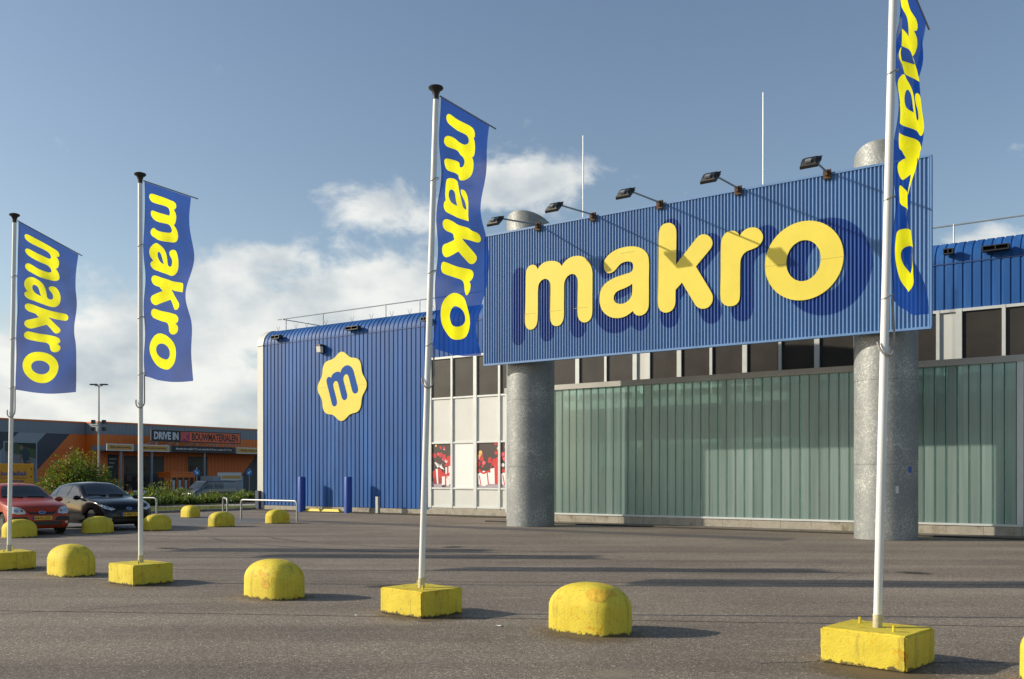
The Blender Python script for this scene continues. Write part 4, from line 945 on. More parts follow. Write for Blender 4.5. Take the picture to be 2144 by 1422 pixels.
# ------------------------------------------------------------------ cars
GLASSC = mat('car_glass', (.018, .024, .028), .05, 0, coat=.15, spec=.5)
TYRE = mat('tyre', (.018, .018, .018), .85); RIM = mat('rim', (.42, .43, .44), .35, .8); TRIMB = mat('car_black_trim', (.016, .016, .017), .55)
CHROME = mat('chrome', (.7, .7, .72), .12, 1); HEADL = mat('headlamp', (.62, .64, .64), .12, .2, .25, 9, coat=1); PLATE = mat('plate_yellow', (.72, .42, .03), .5); PLATEB = mat('plate_blue', (.02, .05, .3), .5)
def cat(P, t):
    n = len(P); i = min(int(t), n - 2); f = t - i
    p1, p2 = P[i], P[i + 1]; p0 = P[i - 1] if i > 0 else 2 * p1 - p2; p3 = P[i + 2] if i + 2 < n else 2 * p2 - p1
    return .5 * ((2 * p1) + (-p0 + p2) * f + (2 * p0 - 5 * p1 + 4 * p2 - p3) * f * f + (-p0 + 3 * p1 - 3 * p2 + p3) * f**3)
def car_body(ST_, paint, root, wheels, wr, half):
    G = []
    for (x, zb, w, zm, zs, ws, ze, we, zt) in ST_:
        G.append(np.array([(x, 0, zb), (x, w * .82, zb), (x, w * .97, zb + .09), (x, w, zm), (x, ws, zs), (x, (ws + we) / 2 + .01, (zs + ze) / 2), (x, we, ze), (x, we * .55, ze + (zt - ze) * .75), (x, 0, zt)]))
    G = np.array(G); ns, nt = G.shape[0], G.shape[1]; NS, NT = (ns - 1) * 5 + 1, (nt - 1) * 4 + 1
    rows = []
    for i in range(NS):
        t = i / 5; line = np.array([cat(G[:, j], min(t, ns - 1 - 1e-6)) for j in range(nt)])
        rows.append([cat(line, min(k / 4, nt - 1 - 1e-6)) for k in range(NT)])
    b = MB(); full = []
    for r in rows:
        ringp = [tuple(p) for p in r] + [(p[0], -p[1], p[2]) for p in r[-2:0:-1]]
        full.append(len(b.v)); b.v += ringp; n = len(ringp)
    for i in range(NS - 1):
        for j in range(n): b.f.append((full[i] + j, full[i] + (j + 1) % n, full[i + 1] + (j + 1) % n, full[i + 1] + j)); b.m.append(0)
    b.f.append(tuple(full[0] + j for j in range(n))); b.m.append(0); b.f.append(tuple(full[-1] + j for j in range(n - 1, -1, -1))); b.m.append(0)
    bvh = BVHTree.FromPolygons([Vector(v) for v in b.v], b.f)
    body = b.build('body', paint, root, smooth=50)
    # real wheel wells
    for (wx, side) in wheels:
        c = MB(); y = side * half; c.lathe([(wr + .055, -.17), (wr + .055, .3)], 28, (wx, y - .06 * side if side > 0 else y + .06, wr + .01), axis='y')
        co_ = c.build('cut', TRIMB); co_.location = (0, 0, 0)
        if root: co_.parent = root
        md = body.modifiers.new('well', 'BOOLEAN'); md.object = co_; md.operation = 'DIFFERENCE'; md.solver = 'EXACT'; md.material_mode = 'TRANSFER'
        dg = bpy.context.evaluated_depsgraph_get(); dg.update(); me = bpy.data.meshes.new_from_object(body.evaluated_get(dg)); body.modifiers.clear(); body.data = me; bpy.data.objects.remove(co_)
    return body, bvh
def proj(bvh, loops, axis, sgn, off=.006, step=.07):
    """lay an outline, drawn in side or front view, onto the body"""
    xs = [p[0] for p in loops[0]]; ys = [p[1] for p in loops[0]]
    dense = []
    for lp in loops:
        q = []
        for i in range(len(lp)):
            a, c = Vector(lp[i]), Vector(lp[(i + 1) % len(lp)]); k = max(1, int((c - a).length / step))
            q += [tuple(a + (c - a) * (s / k)) for s in range(k)]
        dense.append(q)
    ex = []
    nx, ny = int((max(xs) - min(xs)) / step), int((max(ys) - min(ys)) / step)
    for i in range(1, nx + 1):
        for j in range(1, ny + 1):
            p = (min(xs) + i * step, min(ys) + j * step)
            if point_in(loops, *p): ex.append(p)
    V, T, _ = cdt(dense, ex); out = []; ok = []
    for (a, c) in V:
        o = Vector((a, sgn * 3, c)) if axis == 'y' else Vector((sgn * 5, a, c)); d = Vector((0, -sgn, 0)) if axis == 'y' else Vector((-sgn, 0, 0))
        h = bvh.ray_cast(o, d)
        if h[0] is None: out.append((0, 0, 0)); ok.append(False)
        else:
            nn = h[1] if h[1].dot(d) < 0 else -h[1]; p = h[0] + nn * off; out.append(tuple(p)); ok.append(True)
    return out, [t for t in T if all(ok[i] for i in t)]
def decal(root, name, bvh, loops, axis, sgn, m, off=.006, step=.07, label=None):
    V, T = proj(bvh, loops, axis, sgn, off, step); b = MB(); b.add(V, T); o = b.build(name, m, root, smooth=60)
    if label: o['label'] = label
    return o
def wheel(root, x, y, r, side):
    b = MB(); b.lathe([(r * .62, -.085), (r * .9, -.1), (r, -.075), (r, .075), (r * .9, .1), (r * .62, .085)], 32, (0, 0, 0), axis='y'); t = b.build('tyre', TYRE, None, smooth=40)
    w = empty('wheel', (x, y, r), 0); w.parent = root; t.parent = w
    b = MB(); ys = side * .07
    b.lathe([(r * .64, ys - .01), (r * .64, ys + .01)], 32, axis='y') if False else None
    b.lathe([(r * .60, ys - .02), (r * .66, ys + .005), (r * .66, ys + .012), (r * .60, ys + .012)], 32, axis='y')
    for k in range(5):
        a = 2 * PI * k / 5; ca, sa = math.cos(a), math.sin(a)
        b.add([(ca * r_ - sa * s, ys + dy, sa * r_ + ca * s) for r_, s in ((.05, -.035), (.05, .035), (r * .64, .028), (r * .64, -.028)) for dy in (-.01, .014)], [(0, 2, 4, 6), (1, 7, 5, 3), (0, 1, 3, 2), (2, 3, 5, 4), (4, 5, 7, 6), (6, 7, 1, 0)])
    b.lathe([(.055, ys - .01), (.055, ys + .018)], 16, axis='y'); b.build('rim', RIM, w)
    b = MB(); b.lathe([(r * .62, ys - .03), (r * .62, ys - .025)], 24, axis='y'); b.build('brake_disc', mat('brake_dark', (.03, .03, .03), .6), w)
def plate(root, txt, x, z, w=.52, h=.11):
    b = MB(); b.box(x - .012, x, -w / 2, w / 2, z - h / 2, z + h / 2); p = b.build('number_plate', PLATE, root)
    b = MB(); b.box(x, x + .001, -w / 2, -w / 2 + .045, z - h / 2, z + h / 2); b.build('plate_band', PLATEB, p)
    V, Fs = text_geo(txt, w * .80, h * .66, .01); b = MB(); b.add([(x + .0022, -w / 2 + .065 + a, z - h * .33 + c) for a, c in V], Fs); b.build('plate_text', BLACKP, p)
def oval(cx, cy, rx, ry, n=24): return [(cx + rx * math.cos(2 * PI * k / n), cy + ry * math.sin(2 * PI * k / n)) for k in range(n)]
def hatch(name, loc, rz, paint, label, cat_, P):
    root = tag(empty(name, loc, rz), label, cat_); L2 = P['L'] / 2; hw = P['hw']; wr = P['wr']; s = P['sz']; kx = P['L'] / 4.04; kw = hw / .865
    S0 = [(-2.02, .42, .62, .55, .74, .60, .80, .52, .83), (-1.98, .30, .76, .55, .82, .74, .92, .64, .95), (-1.86, .24, .82, .56, .90, .80, 1.05, .64, 1.10), (-1.68, .22, .85, .57, .94, .83, 1.21, .60, 1.29), (-1.42, .21, .86, .57, .955, .835, 1.33, .575, 1.41),
          (-.92, .20, .865, .57, .955, .835, 1.395, .575, 1.465), (-.42, .20, .865, .57, .945, .835, 1.405, .58, 1.475), (-.02, .20, .865, .57, .93, .835, 1.365, .595, 1.435), (.30, .20, .865, .57, .92, .835, 1.21, .66, 1.275), (.56, .20, .865, .57, .91, .835, 1.065, .73, 1.12), (.76, .20, .865, .565, .905, .835, .985, .755, 1.035),
          (1.05, .20, .862, .56, .89, .835, .945, .745, .99), (1.40, .20, .855, .54, .85, .825, .90, .71, .945), (1.68, .19, .835, .50, .79, .795, .845, .66, .885), (1.86, .19, .79, .46, .70, .745, .765, .61, .80), (1.96, .22, .70, .44, .60, .65, .66, .54, .69), (2.01, .28, .56, .42, .52, .52, .56, .42, .58)]
    S1 = [(x * kx, zb, w * kw, zm * s, zs * s, ws * kw, ze * s, we * kw, zt * s) for (x, zb, w, zm, zs, ws, ze, we, zt) in S0]
    wx = (P['wf'], P['wb'])
    body, bvh = car_body(S1, paint, root, [(x, sd) for x in wx for sd in (-1, 1)], wr, hw)
    for x in wx:
        for sd in (-1, 1): wheel(root, x, sd * (hw - .115), wr, sd)
    b = MB(); b.box(-1.75 * kx, 1.7 * kx, -hw + .24, hw - .24, .17, .5); b.build('underbody', TRIMB, root)
    sc2 = lambda pts: [(x * kx, z * s) for x, z in pts]; sy = lambda pts: [(y * kw, z * s) for y, z in pts]
    decal(root, 'windscreen', bvh, [sy([(-.66, 1.055), (.66, 1.055), (.60, 1.20), (.50, 1.375), (.25, 1.395), (-.25, 1.395), (-.50, 1.375), (-.60, 1.20)])], 'x', 1, GLASSC)
    decal(root, 'rear_window', bvh, [sy([(-.58, 1.1), (.58, 1.1), (.5, 1.33), (-.5, 1.33)])], 'x', -1, GLASSC)
    for sd in (-1, 1):
        decal(root, 'door_window', bvh, [sc2([(.50, .985), (.30, 1.12), (.06, 1.27), (-.22, 1.345), (-.32, 1.35), (-.36, .995)])], 'y', sd, GLASSC)
        decal(root, 'door_window', bvh, [sc2([(-.44, .998), (-.41, 1.352), (-.80, 1.345), (-1.10, 1.30), (-1.20, 1.20), (-1.12, 1.02)])], 'y', sd, GLASSC)
        decal(root, 'quarter_window', bvh, [sc2([(-1.19, 1.04), (-1.255, 1.19), (-1.20, 1.27), (-1.36, 1.235), (-1.50, 1.14), (-1.44, 1.07)])], 'y', sd, GLASSC)
        decal(root, 'window_pillar', bvh, [sc2([(.68, .965), (.50, 1.09), (.52, .98)])], 'y', sd, TRIMB, .004)
        for pts in ([(-.40, .30), (-.40, .985), (-.388, .985), (-.388, .30)], [(.70, .42), (.66, .94), (.672, .94), (.712, .42)], [(-1.17, .98), (-1.10, .8), (-1.16, .62), (-1.148, .62), (-1.085, .8), (-1.158, .98)], [(-1.0, .285), (.75, .285), (.75, .298), (-1.0, .298)]):
            decal(root, 'door_seam', bvh, [sc2(pts)], 'y', sd, TRIMB, .003)
        for hx in (-.27, -1.02):
            p = bvh.ray_cast(Vector((hx * kx, sd * 3, .845 * s)), Vector((0, -sd, 0)))[0]
            b = MB(); b.tube([p + Vector((-.08, -.01 * sd, 0)), p + Vector((-.07, .03 * sd, 0)), p + Vector((.07, .03 * sd, .005)), p + Vector((.08, -.01 * sd, 0))], .014, 8); b.build('door_handle', P['handle'] or paint, root, smooth=50)
        # mirror
        b = MB(); c = Vector((.56 * kx, sd * (hw + .09), .99 * s)); vs = []
        for i in range(9):
            a = PI * i / 8
            for j in range(12):
                q = 2 * PI * j / 12; vs.append((c.x + .085 * math.cos(a), c.y + .115 * math.sin(a) * math.cos(q), c.z + .075 * math.sin(a) * math.sin(q)))
        b.add(vs, [(i * 12 + j, i * 12 + (j + 1) % 12, (i + 1) * 12 + (j + 1) % 12, (i + 1) * 12 + j) for i in range(8) for j in range(12)])
        b.tube([c, c + Vector((-.01, -sd * .16, -.05))], .022, 8); b.build('wing_mirror', P['mirror'] or paint, root, smooth=50)
        # head lamp
        hl = decal(root, 'headlight', bvh, [[(y * sd * kw, z * s) for y, z in P['head']]], 'x', 1, HEADL, .008, .05)
        cy, cz, rr = P['bulb']; decal(hl, 'lamp_reflector', bvh, [oval(cy * sd * kw, cz * s, rr, rr * .8)], 'x', 1, CHROME, .012, .05)
        decal(hl, 'lamp_reflector', bvh, [oval((cy - .13) * sd * kw, (cz - .005) * s, rr * .6, rr * .55)], 'x', 1, mat('lamp_dark', (.12, .12, .13), .1), .012, .05)
        decal(root, 'fog_light', bvh, [oval(sd * P['fog'][0], P['fog'][1], .05, .035)], 'x', 1, HEADL, .012, .03)
        decal(root, 'tail_light', bvh, [[(y * sd * kw, z * s) for y, z in ((.62, .82), (.78, .86), (.70, 1.02), (.62, 1.0))]], 'x', -1, mat('tail_red', (.35, .01, .01), .15), .006)
    for nm, pts, m in P['front']: decal(root, nm, bvh, [sy(pts)], 'x', 1, m, .007, .05)
    decal(root, 'bonnet_seam', bvh, [sy([(-.62, .84), (-.60, .83), (0, .80), (.60, .83), (.62, .84), (.60, .822), (0, .79), (-.60, .822)])], 'x', 1, TRIMB, .003, .06)
    decal(root, 'badge', bvh, [sy(oval(0, P['badge'], .09, .038))], 'x', 1, CHROME, .016, .04); decal(root, 'badge', bvh, [sy(oval(0, P['badge'], .072, .027))], 'x', 1, mat('badge_oval', P['badgec'], .2), .019, .04)
    h = bvh.ray_cast(Vector((5, 0, P['platez'])), Vector((-1, 0, 0)))[0]; plate(root, P['plate'], h.x + .028, P['platez'])
    # wipers and roof aerial
    for y0, y1 in ((-.1, -.62), (.5, .02)):
        p0 = bvh.ray_cast(Vector((5, y0, 1.065 * s)), Vector((-1, 0, 0)))[0]; p1 = bvh.ray_cast(Vector((5, y1, 1.085 * s)), Vector((-1, 0, 0)))[0]
        if p0 and p1: b = MB(); b.tube([p0 + Vector((.02, 0, .01)), p1 + Vector((.02, 0, .01))], .009, 6); b.build('wiper', TRIMB, root)
    # seats seen through the glass are lost in the dark tint
    return root
BLKP = mat('black_car_paint', (.004, .0045, .006), .12, 0, coat=.2, spec=.25); REDP_ = mat('red_orange_paint', (.35, .034, .004), .35, 0, coat=.2, spec=.3)
GRILL = mat('grille_black', (.010, .010, .011), .4, 0, .4, 60)
front_b = [('grille', [(-.42, .62), (.42, .62), (.36, .50), (.26, .44), (-.26, .44), (-.36, .50)], GRILL), ('lower_grille', [(-.48, .35), (.48, .35), (.54, .26), (-.54, .26)], GRILL), ('bumper_vent', [(-.70, .44), (-.58, .46), (-.52, .36), (-.66, .34)], GRILL), ('bumper_vent', [(.70, .44), (.58, .46), (.52, .36), (.66, .34)], GRILL)]
front_r = [('grille', [(-.40, .70), (-.30, .655), (.30, .655), (.40, .70), (.33, .60), (0, .585), (-.33, .60)], GRILL), ('bumper_strip', [(.80, .53), (.42, .53), (.36, .47), (.36, .42), (.80, .42)], TRIMB), ('bumper_strip', [(-.80, .53), (-.42, .53), (-.36, .47), (-.36, .42), (-.80, .42)], TRIMB), ('lower_grille', [(-.56, .40), (.56, .40), (.50, .29), (-.50, .29)], GRILL)]
PB = dict(L=4.06, hw=.87, wr=.315, sz=1.0, wf=1.26, wb=-1.24, handle=CHROME, mirror=None, head=[(.42, .66), (.56, .70), (.76, .795), (.80, .775), (.72, .67), (.55, .615)], bulb=(.64, .705, .045), fog=(.60, .36), front=front_b, badge=.665, badgec=(.03, .08, .25), platez=.49, plate='R-490-TF')
PR = dict(L=3.99, hw=.85, wr=.30, sz=.985, wf=1.22, wb=-1.24, handle=None, mirror=None, head=[(.43, .62), (.45, .70), (.56, .79), (.74, .81), (.80, .74), (.79, .635), (.62, .60)], bulb=(.66, .70, .055), fog=(.66, .36), front=front_r, badge=.645, badgec=(.5, .03, .03), platez=.485, plate='64-SL-DX')
HDG = math.radians(-41)
hatch('black_hatchback', (-13.25, 31.2, 0.005), HDG, BLKP, 'black hatchback car with yellow number plate parked beside the red car', 'car', PB)
hatch('red_hatchback', (-14.55, 28.75, 0.005), math.radians(-46), REDP_, 'orange red hatchback car with black bumper strips parked beside the black car', 'car', PR)

# panel van by the far store
def van(loc, rz):
    root = tag(empty('panel_van', loc, rz), 'dark grey panel van parked before the orange store entrance', 'van'); hw = .98
    S1 = [(-2.5, .45, .9, .8, 1.1, .9, 1.75, .80, 1.8), (-2.46, .3, .96, .8, 1.15, .95, 1.88, .82, 1.93), (-2.3, .28, .98, .8, 1.15, .97, 1.93, .83, 1.98), (-1, .28, .98, .8, 1.15, .97, 1.95, .83, 2.0), (.6, .28, .98, .8, 1.15, .97, 1.93, .82, 1.98), (.95, .28, .98, .8, 1.13, .96, 1.82, .80, 1.88), (1.35, .28, .98, .8, 1.1, .95, 1.5, .82, 1.55), (1.7, .28, .97, .75, 1.05, .93, 1.18, .84, 1.25), (2.1, .28, .95, .7, .97, .9, 1.03, .80, 1.1), (2.4, .3, .88, .6, .82, .84, .88, .7, .93), (2.5, .36, .7, .55, .65, .68, .7, .55, .72)]
    paint = mat('grey_van_paint', (.05, .055, .06), .3, .3, coat=1)
    body, bvh = car_body(S1, paint, root, [(x, sd) for x in (1.55, -1.45) for sd in (-1, 1)], .34, hw)
    for x in (1.55, -1.45):
        for sd in (-1, 1): wheel(root, x, sd * (hw - .12), .34, sd)
    decal(root, 'windscreen', bvh, [[(-.78, 1.25), (.78, 1.25), (.66, 1.82), (-.66, 1.82)]], 'x', 1, GLASSC)
    for sd in (-1, 1):
        decal(root, 'side_window', bvh, [[(1.3, 1.22), (.95, 1.68), (.25, 1.75), (.25, 1.2)]], 'y', sd, GLASSC); decal(root, 'side_window', bvh, [[(.12, 1.2), (.12, 1.75), (-.95, 1.75), (-.95, 1.2)]], 'y', sd, GLASSC)
        decal(root, 'headlight', bvh, [[(y * sd, z) for y, z in ((.5, .8), (.82, .95), (.84, .75), (.6, .7))]], 'x', 1, HEADL)
    decal(root, 'grille', bvh, [[(-.5, .72), (.5, .72), (.4, .5), (-.4, .5)]], 'x', 1, GRILL)
    # lifted tailgate
    b = MB(); b.add([(-2.45, -.8, 1.9), (-2.45, .8, 1.9), (-3.25, .78, 1.98), (-3.25, -.78, 1.98), (-2.45, -.8, 1.95), (-2.45, .8, 1.95), (-3.25, .78, 2.03), (-3.25, -.78, 2.03)], [(0, 1, 2, 3), (4, 7, 6, 5), (0, 4, 5, 1), (1, 5, 6, 2), (2, 6, 7, 3), (3, 7, 4, 0)]); b.build('tailgate', paint, root)
    return root
van((*at_px(437, -75.5), -.69), math.radians(236))

# ------------------------------------------------------------------ trailer
def trailer():
    cx, cy = -20.6, 38.4
    r = tag(empty('box_trailer', (cx, cy, 0), math.radians(28)), 'orange yellow tarpaulin box trailer with blue lettering behind the red car', 'trailer')
    TARP = mat('yellow_tarp', (.62, .29, .012), .55, 0, .12, 2.5, .25, 6)
    b = MB(); n = 14; W = 1.55
    b.box(-W, W, -.75, .75, .55, 2.16); b.build('tarpaulin', TARP, r, bevel=.03)
    b = MB(); b.box(-W, W, -.76, .76, .42, .549); b.build('chassis', GREYM, r)
    for x in (-1.46, -.12, 1.46):
        for z in (.75, 1.05, 1.35, 1.65, 1.95):
            if x == -.12: continue
            b = MB(); b.lathe([(.028, -.775), (.028, -.752)], 12, (x, 0, z), axis='y'); b.build('eyelet', BLACK, r)
    TB = mat('tarp_blue_print', (.03, .06, .22), .5)
    for txt, x, z, w, h, m, bo, sh in (('boedelbak', .38, 1.68, .94, .19, TB, .03, .2), ('Voor info 0900-0525', .38, 1.555, .94, .07, mat('tarp_grey_print', (.16, .10, .05), .5), .012, 0)):
        V, Fs = text_geo(txt, w, h, bo, sh); b = MB(); b.add([(x + p, -.753, z + q) for p, q in V], Fs); b.build('tarp_lettering', m, r, fixn=False)
    b = MB(); b.box(.64, 1.2, -.754, -.7505, 1.43, 1.50); b.build('tarp_band', TB, r)
    V, Fs = text_geo('www.boedelbak.nl', .5, .045, .01); b = MB(); b.add([(.66 + p, -.756, 1.443 + q) for p, q in V], Fs); b.build('tarp_lettering', MATS['yellow_tarp'], r, fixn=False)
    for sd in (-1, 1): wheel(r, 0, sd * .80, .29, sd)
    b = MB(); b.tube([(W, 0, .48), (W + 1.1, 0, .45)], .04, 8); b.build('drawbar', GREYM, r)
    b = MB(); b.tube([(W + .95, 0, .45), (W + .95, 0, 0)], .025, 8); b.build('jockey_leg', GREYM, r)
trailer()

# ------------------------------------------------------------------ far DIY store
SU, SUL = -87.5, -89.6
V0 = 53.0
OD = (SU, 65.0, 0)
store = tag(empty('building_store', (*uv(SU, 65), -.7), -TH), 'orange and grey clad building supplies store with a drive-in canopy', 'store building')
OD = (SU, 65.0, -.7)
def P2(px, py, u): return unproj_u(px, py, u)
ZT, ZB = 7.0, -.75
t = MB(OD); t.box(SU - 40, SU - .05, V0, 130, ZB, ZT - .1); t.box(SUL - 40, SUL - .05, 0, V0 - .05, ZB, ZT - .1); t.build('wall', GREYC, store)
def facade(name, u, lp, m, d=.03, label=None):
    t = MB(OD); t.slab([lp], lambda v, z: (u + d, v, z), lambda v, z: (u - .04, v, z)); o = t.build(name, m, store); return o
# left wall: grey top band, dark and orange stripes
facade('grey_cladding', SUL, rect(0, V0 - .05, 5.76, 6.85), GREYC); facade('orange_cladding', SUL, [(51.35, 5.755), (V0 - .05, 5.755), (V0 - .05, ZB), (45.4, ZB)], ORANGE, .02)
facade('grey_cladding', SUL, [(0, 5.755), (51.34, 5.755), (45.39, ZB), (0, ZB)], LGREY, .018)
facade('dark_cladding', SUL, [(49.0, 5.75), (51.35, 5.75), (45.4, -.7), (43.0, -.7)], NAVYC, .026)
facade('dark_cladding', SUL, [(43.5, 5.75), (46.4, 5.75), (40, -.7), (37, -.7)], NAVYC, .026)
facade('roof_edge', SUL, rect(0, V0 - .05, 6.855, 7.0), ORANGE, .08)
t = MB(OD); t.box(SUL, SU, V0 - .02, V0, ZB, 5.755, 0); t.box(SUL, SU, V0 - .02, V0, 5.76, 6.85, 1); t.box(SUL, SU + .05, V0 - .06, V0, 6.855, 7.0, 0); t.build('return_cladding', [ORANGE, GREYC], store)
# front: vertical ribbed sheets
def ribbed(name, v0, v1, z0, z1, m, d=.03, per=.42):
    b = MB(OD); n = int((v1 - v0) / per); w = (v1 - v0) / n
    for i in range(n):
        for f, dd in ((0, 0), (.25, 0), (.32, d), (.93, d)):
            b.v += [(SU + .01 + dd, v0 + (i + f) * w, z0), (SU + .01 + dd, v0 + (i + f) * w, z1)]
    b.v += [(SU + .01, v1, z0), (SU + .01, v1, z1)]
    for k in range(len(b.v) // 2 - 1): b.f.append((2 * k, 2 * k + 2, 2 * k + 3, 2 * k + 1)); b.m.append(0)
    return b.build(name, m, store, fixn=False)
ribbed('grey_cladding', V0, 130, 5.76, 6.85, GREYC); ribbed('orange_cladding', V0, 130, ZB, 5.755, ORANGE)
facade('roof_edge', SU, rect(V0, 130, 6.855, 7.0), ORANGE, .08)
def sheared(v0, w): return [(v0, 5.75), (v0 + w, 5.75), (v0 + w - 5.6, ZB), (v0 - 5.6, ZB)]
facade('dark_cladding', SU + .045, sheared(73.6, 3.4), NAVYC, .01); facade('grey_cladding', SU + .045, [(77.01, 5.75), (90, 5.75), (90, ZB), (71.41, ZB)], LGREY, .008)
# canopy
CU = -83.8
t = MB(OD); t.box(SU + .06, CU, 52.3, 78, 4.12, 4.62); canopy = t.build('canopy', GREYC, store)
t = MB(OD); t.box(CU, CU + .04, 52.3, 78, 4.08, 4.70); t.build('fascia', mat('fascia_grey', (.13, .135, .14), .5), canopy)
for v in (53.2, 56.5, 62.6, 70.5):
    t = MB(OD); t.box(CU - .25, CU - .08, v - .09, v + .09, ZB, 4.12); t.build('canopy_post', GREYC, canopy)
CREAM = mat('pickup_sign_orange', (.62, .33, .06), .5)
def fsign(v0, v1, z0, z1, u, bg, txt, tm, name, parent, rimm=None, bold=.02, tx=.1, th=.5, xoff=0):
    t = MB(OD); t.box(u, u + .06, v0, v1, z0, z1); o = t.build(name, rimm or bg, parent)
    if rimm: t = MB(OD); t.box(u + .06, u + .065, v0 + .09, v1 - .09, z0 + .09, z1 - .09); t.build('sign_face', bg, o)
    if txt:
        w = (v1 - v0) * (1 - 2 * tx) ; h = (z1 - z0) * th
        V, Fs = text_geo(txt, w, h, bold); t = MB(OD); t.add([(u + .072, v0 + (v1 - v0) * tx + xoff + p, (z0 + z1) / 2 - h * .5 + q) for p, q in V], Fs); t.build('lettering', tm, o)
    return o
PW = mat('sign_rim_white', (.62, .63, .62), .5)
for (x0, x1) in ((222, 278), (288, 353), (494, 560)):
    v0, v1 = P2(x0, 940, CU)[0], P2(x1, 940, CU)[0]
    fsign(v0, v1, 4.08, 4.74, CU + .06, CREAM, 'Afhalen (online) reservering', BLACKP, 'pickup_sign', canopy, PW, .015, .12, .42)
v0, v1 = P2(360, 940, CU)[0], P2(490, 940, CU)[0]
fsign(v0, v1, 4.10, 4.72, CU + .055, BLACKP, 'Maandag t/m vrijdag 7-21 uur, zaterdag 8-18 uur, zondag 10-17 uur', WHITEP, 'opening_hours_sign', canopy, None, .02, .05, .40)
# big sign
v0, z1 = P2(316, 899, CU); v1, _ = P2(503, 909, CU); zt, zb = 6.22, 5.09
t = MB(OD); t.box(CU - .1, CU + .06, v0, v1, zb, zt); bs = t.build('store_sign', BLACKP, store)
vm0, vm1 = P2(377.5, 910, CU)[0], P2(395.5, 910, CU)[0]
t = MB(OD); t.box(CU + .06, CU + .07, vm0, vm1, zb + .09, zt - .09); sq = t.build('stripe_square', mat('sign_magenta', (.36, .02, .13), .5), bs)
LORA = mat('sign_orange', (.85, .15, .05), .5)
sq_h = zt - zb - .18; sq_w = vm1 - vm0
for k in range(4):
    o_ = k * .26
    q = [(0, .0 + o_), (0, .13 + o_), (min(1, (1 - .13 - o_) * 1.0), 1), (min(1, 1 - o_), 1)]
    t = MB(OD); t.add([(CU + .0705, vm0 + a * sq_w, zb + .09 + min(1, c) * sq_h) for a, c in q], [(0, 1, 2, 3)]); t.build('stripe', LORA, sq)
for k in range(3):
    q = [(.35 + k * .2, .45 - k * .2), (.45 + k * .2, .52 - k * .2 + .02), (1, .0 + .0 + max(0, .1 - .1 * k)), (.9, 0)]
    t = MB(OD); t.add([(CU + .0715, vm0 + a * sq_w, zb + .09 + max(0, c) * sq_h) for a, c in q], [(0, 1, 2, 3)]); t.build('stripe', LORA, sq)
t = MB(OD); t.box(CU + .06, CU + .068, vm1 + .03, v1 - .1, zb + .09, zt - .09); of = t.build('orange_field', LORA, bs)
V, Fs = text_geo('DRIVE IN', vm0 - v0 - .55, .76, .045); t = MB(OD); t.add([(CU + .072, v0 + .3 + p, zb + .2 + q) for p, q in V], Fs); t.build('lettering', mat('sign_lettering_pale', (.62, .64, .66), .5), bs)
V, Fs = text_geo('BOUWMATERIALEN', v1 - vm1 - .7, .76, .03); t = MB(OD); t.add([(CU + .074, vm1 + .3 + p, zb + .2 + q) for p, q in V], Fs); t.build('lettering', BLACKP, bs)
for k in range(5):
    v = v0 + .6 + k * (v1 - v0 - 1.2) / 4
    t = MB(OD); t.box(CU - .06, CU + .02, v - .05, v + .05, 4.6, zb); t.build('sign_strut', LGREY, bs)
    t = MB(OD); t.tube([(CU - .05, v, zb + .05), (CU - 1.4, v - .9, 4.65)], .04, 6); t.build('sign_strut', LGREY, bs)
# doorways painted near-black for their shaded depth, and things under the canopy
def opening(x0, x1, ztop, name='doorway'):
    a, c = P2(x0, 990, SU)[0], P2(x1, 990, SU)[0]; t = MB(OD); t.box(SU + .035, SU + .06, a, c, ZB, ztop); o = t.build(name, mat('doorway_shade', (.012, .012, .013), .4), store)
    rr = random.Random(int(x0)); k = 0; v = a + .3
    while v < c - .9:
        for z in (.1, 1.2, 2.2):
            if rr.random() < .7: t = MB(OD); t.box(SU + .06, SU + .12, v, v + rr.uniform(.5, .85), z, z + rr.uniform(.3, .8)); t.build('stacked_goods', mat('goods%d' % rr.randint(0, 3), rr.choice([(.05, .045, .04), (.09, .06, .04), (.04, .04, .05), (.14, .05, .02)]), .7), o)
        v += 1.0
    t = MB(OD); t.box(SU + .035, SU + .09, a - .12, a, ZB, ztop + .1); t.build('door_frame', ORANGE, o)
    return o
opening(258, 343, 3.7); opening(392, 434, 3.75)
t = MB(OD); a, c = P2(225, 990, SU)[0], P2(247, 990, SU)[0]; t.box(SU + .035, SU + .07, a, c, 1.4, 3.8); nb = t.build('notice_board', BLACKP, store)
for k in range(3):
    t = MB(OD); t.box(SU + .07, SU + .074, a + .15, c - .2 - .2 * k, 3.3 - k * .38, 3.45 - k * .38); t.build('notice_line', LGREY, nb)
# orange service kiosk
kx0, kx1 = P2(357, 1000, -82.5)[0], P2(408, 1000, -82.5)[0]
kiosk = tag(empty('service_kiosk', (*uv(-82.5, (kx0 + kx1) / 2), -.7), -TH), 'orange glazed service kiosk under the store canopy', 'kiosk'); OK = (-82.5, (kx0 + kx1) / 2, -.7)
t = MB(OK); t.box(-84.5, -82.5, kx0, kx1, -.7, .25); t.box(-84.5, -82.5, kx0, kx1, 1.55, 2.0); t.box(-84.6, -82.4, kx0 - .1, kx1 + .1, 2.0, 2.12)
for v in (kx0 + .05, kx0 + .7, kx0 + 1.4, kx0 + 2.1, kx1 - .12): t.box(-82.62, -82.5, v, v + .12, .25, 1.55)
t.build('kiosk_frame', ORANGE, kiosk)
t = MB(OK); t.box(-82.66, -82.63, kx0, kx1, .25, 1.55); t.build('kiosk_glass', mat('kiosk_glass', (.10, .10, .10), .1), kiosk)
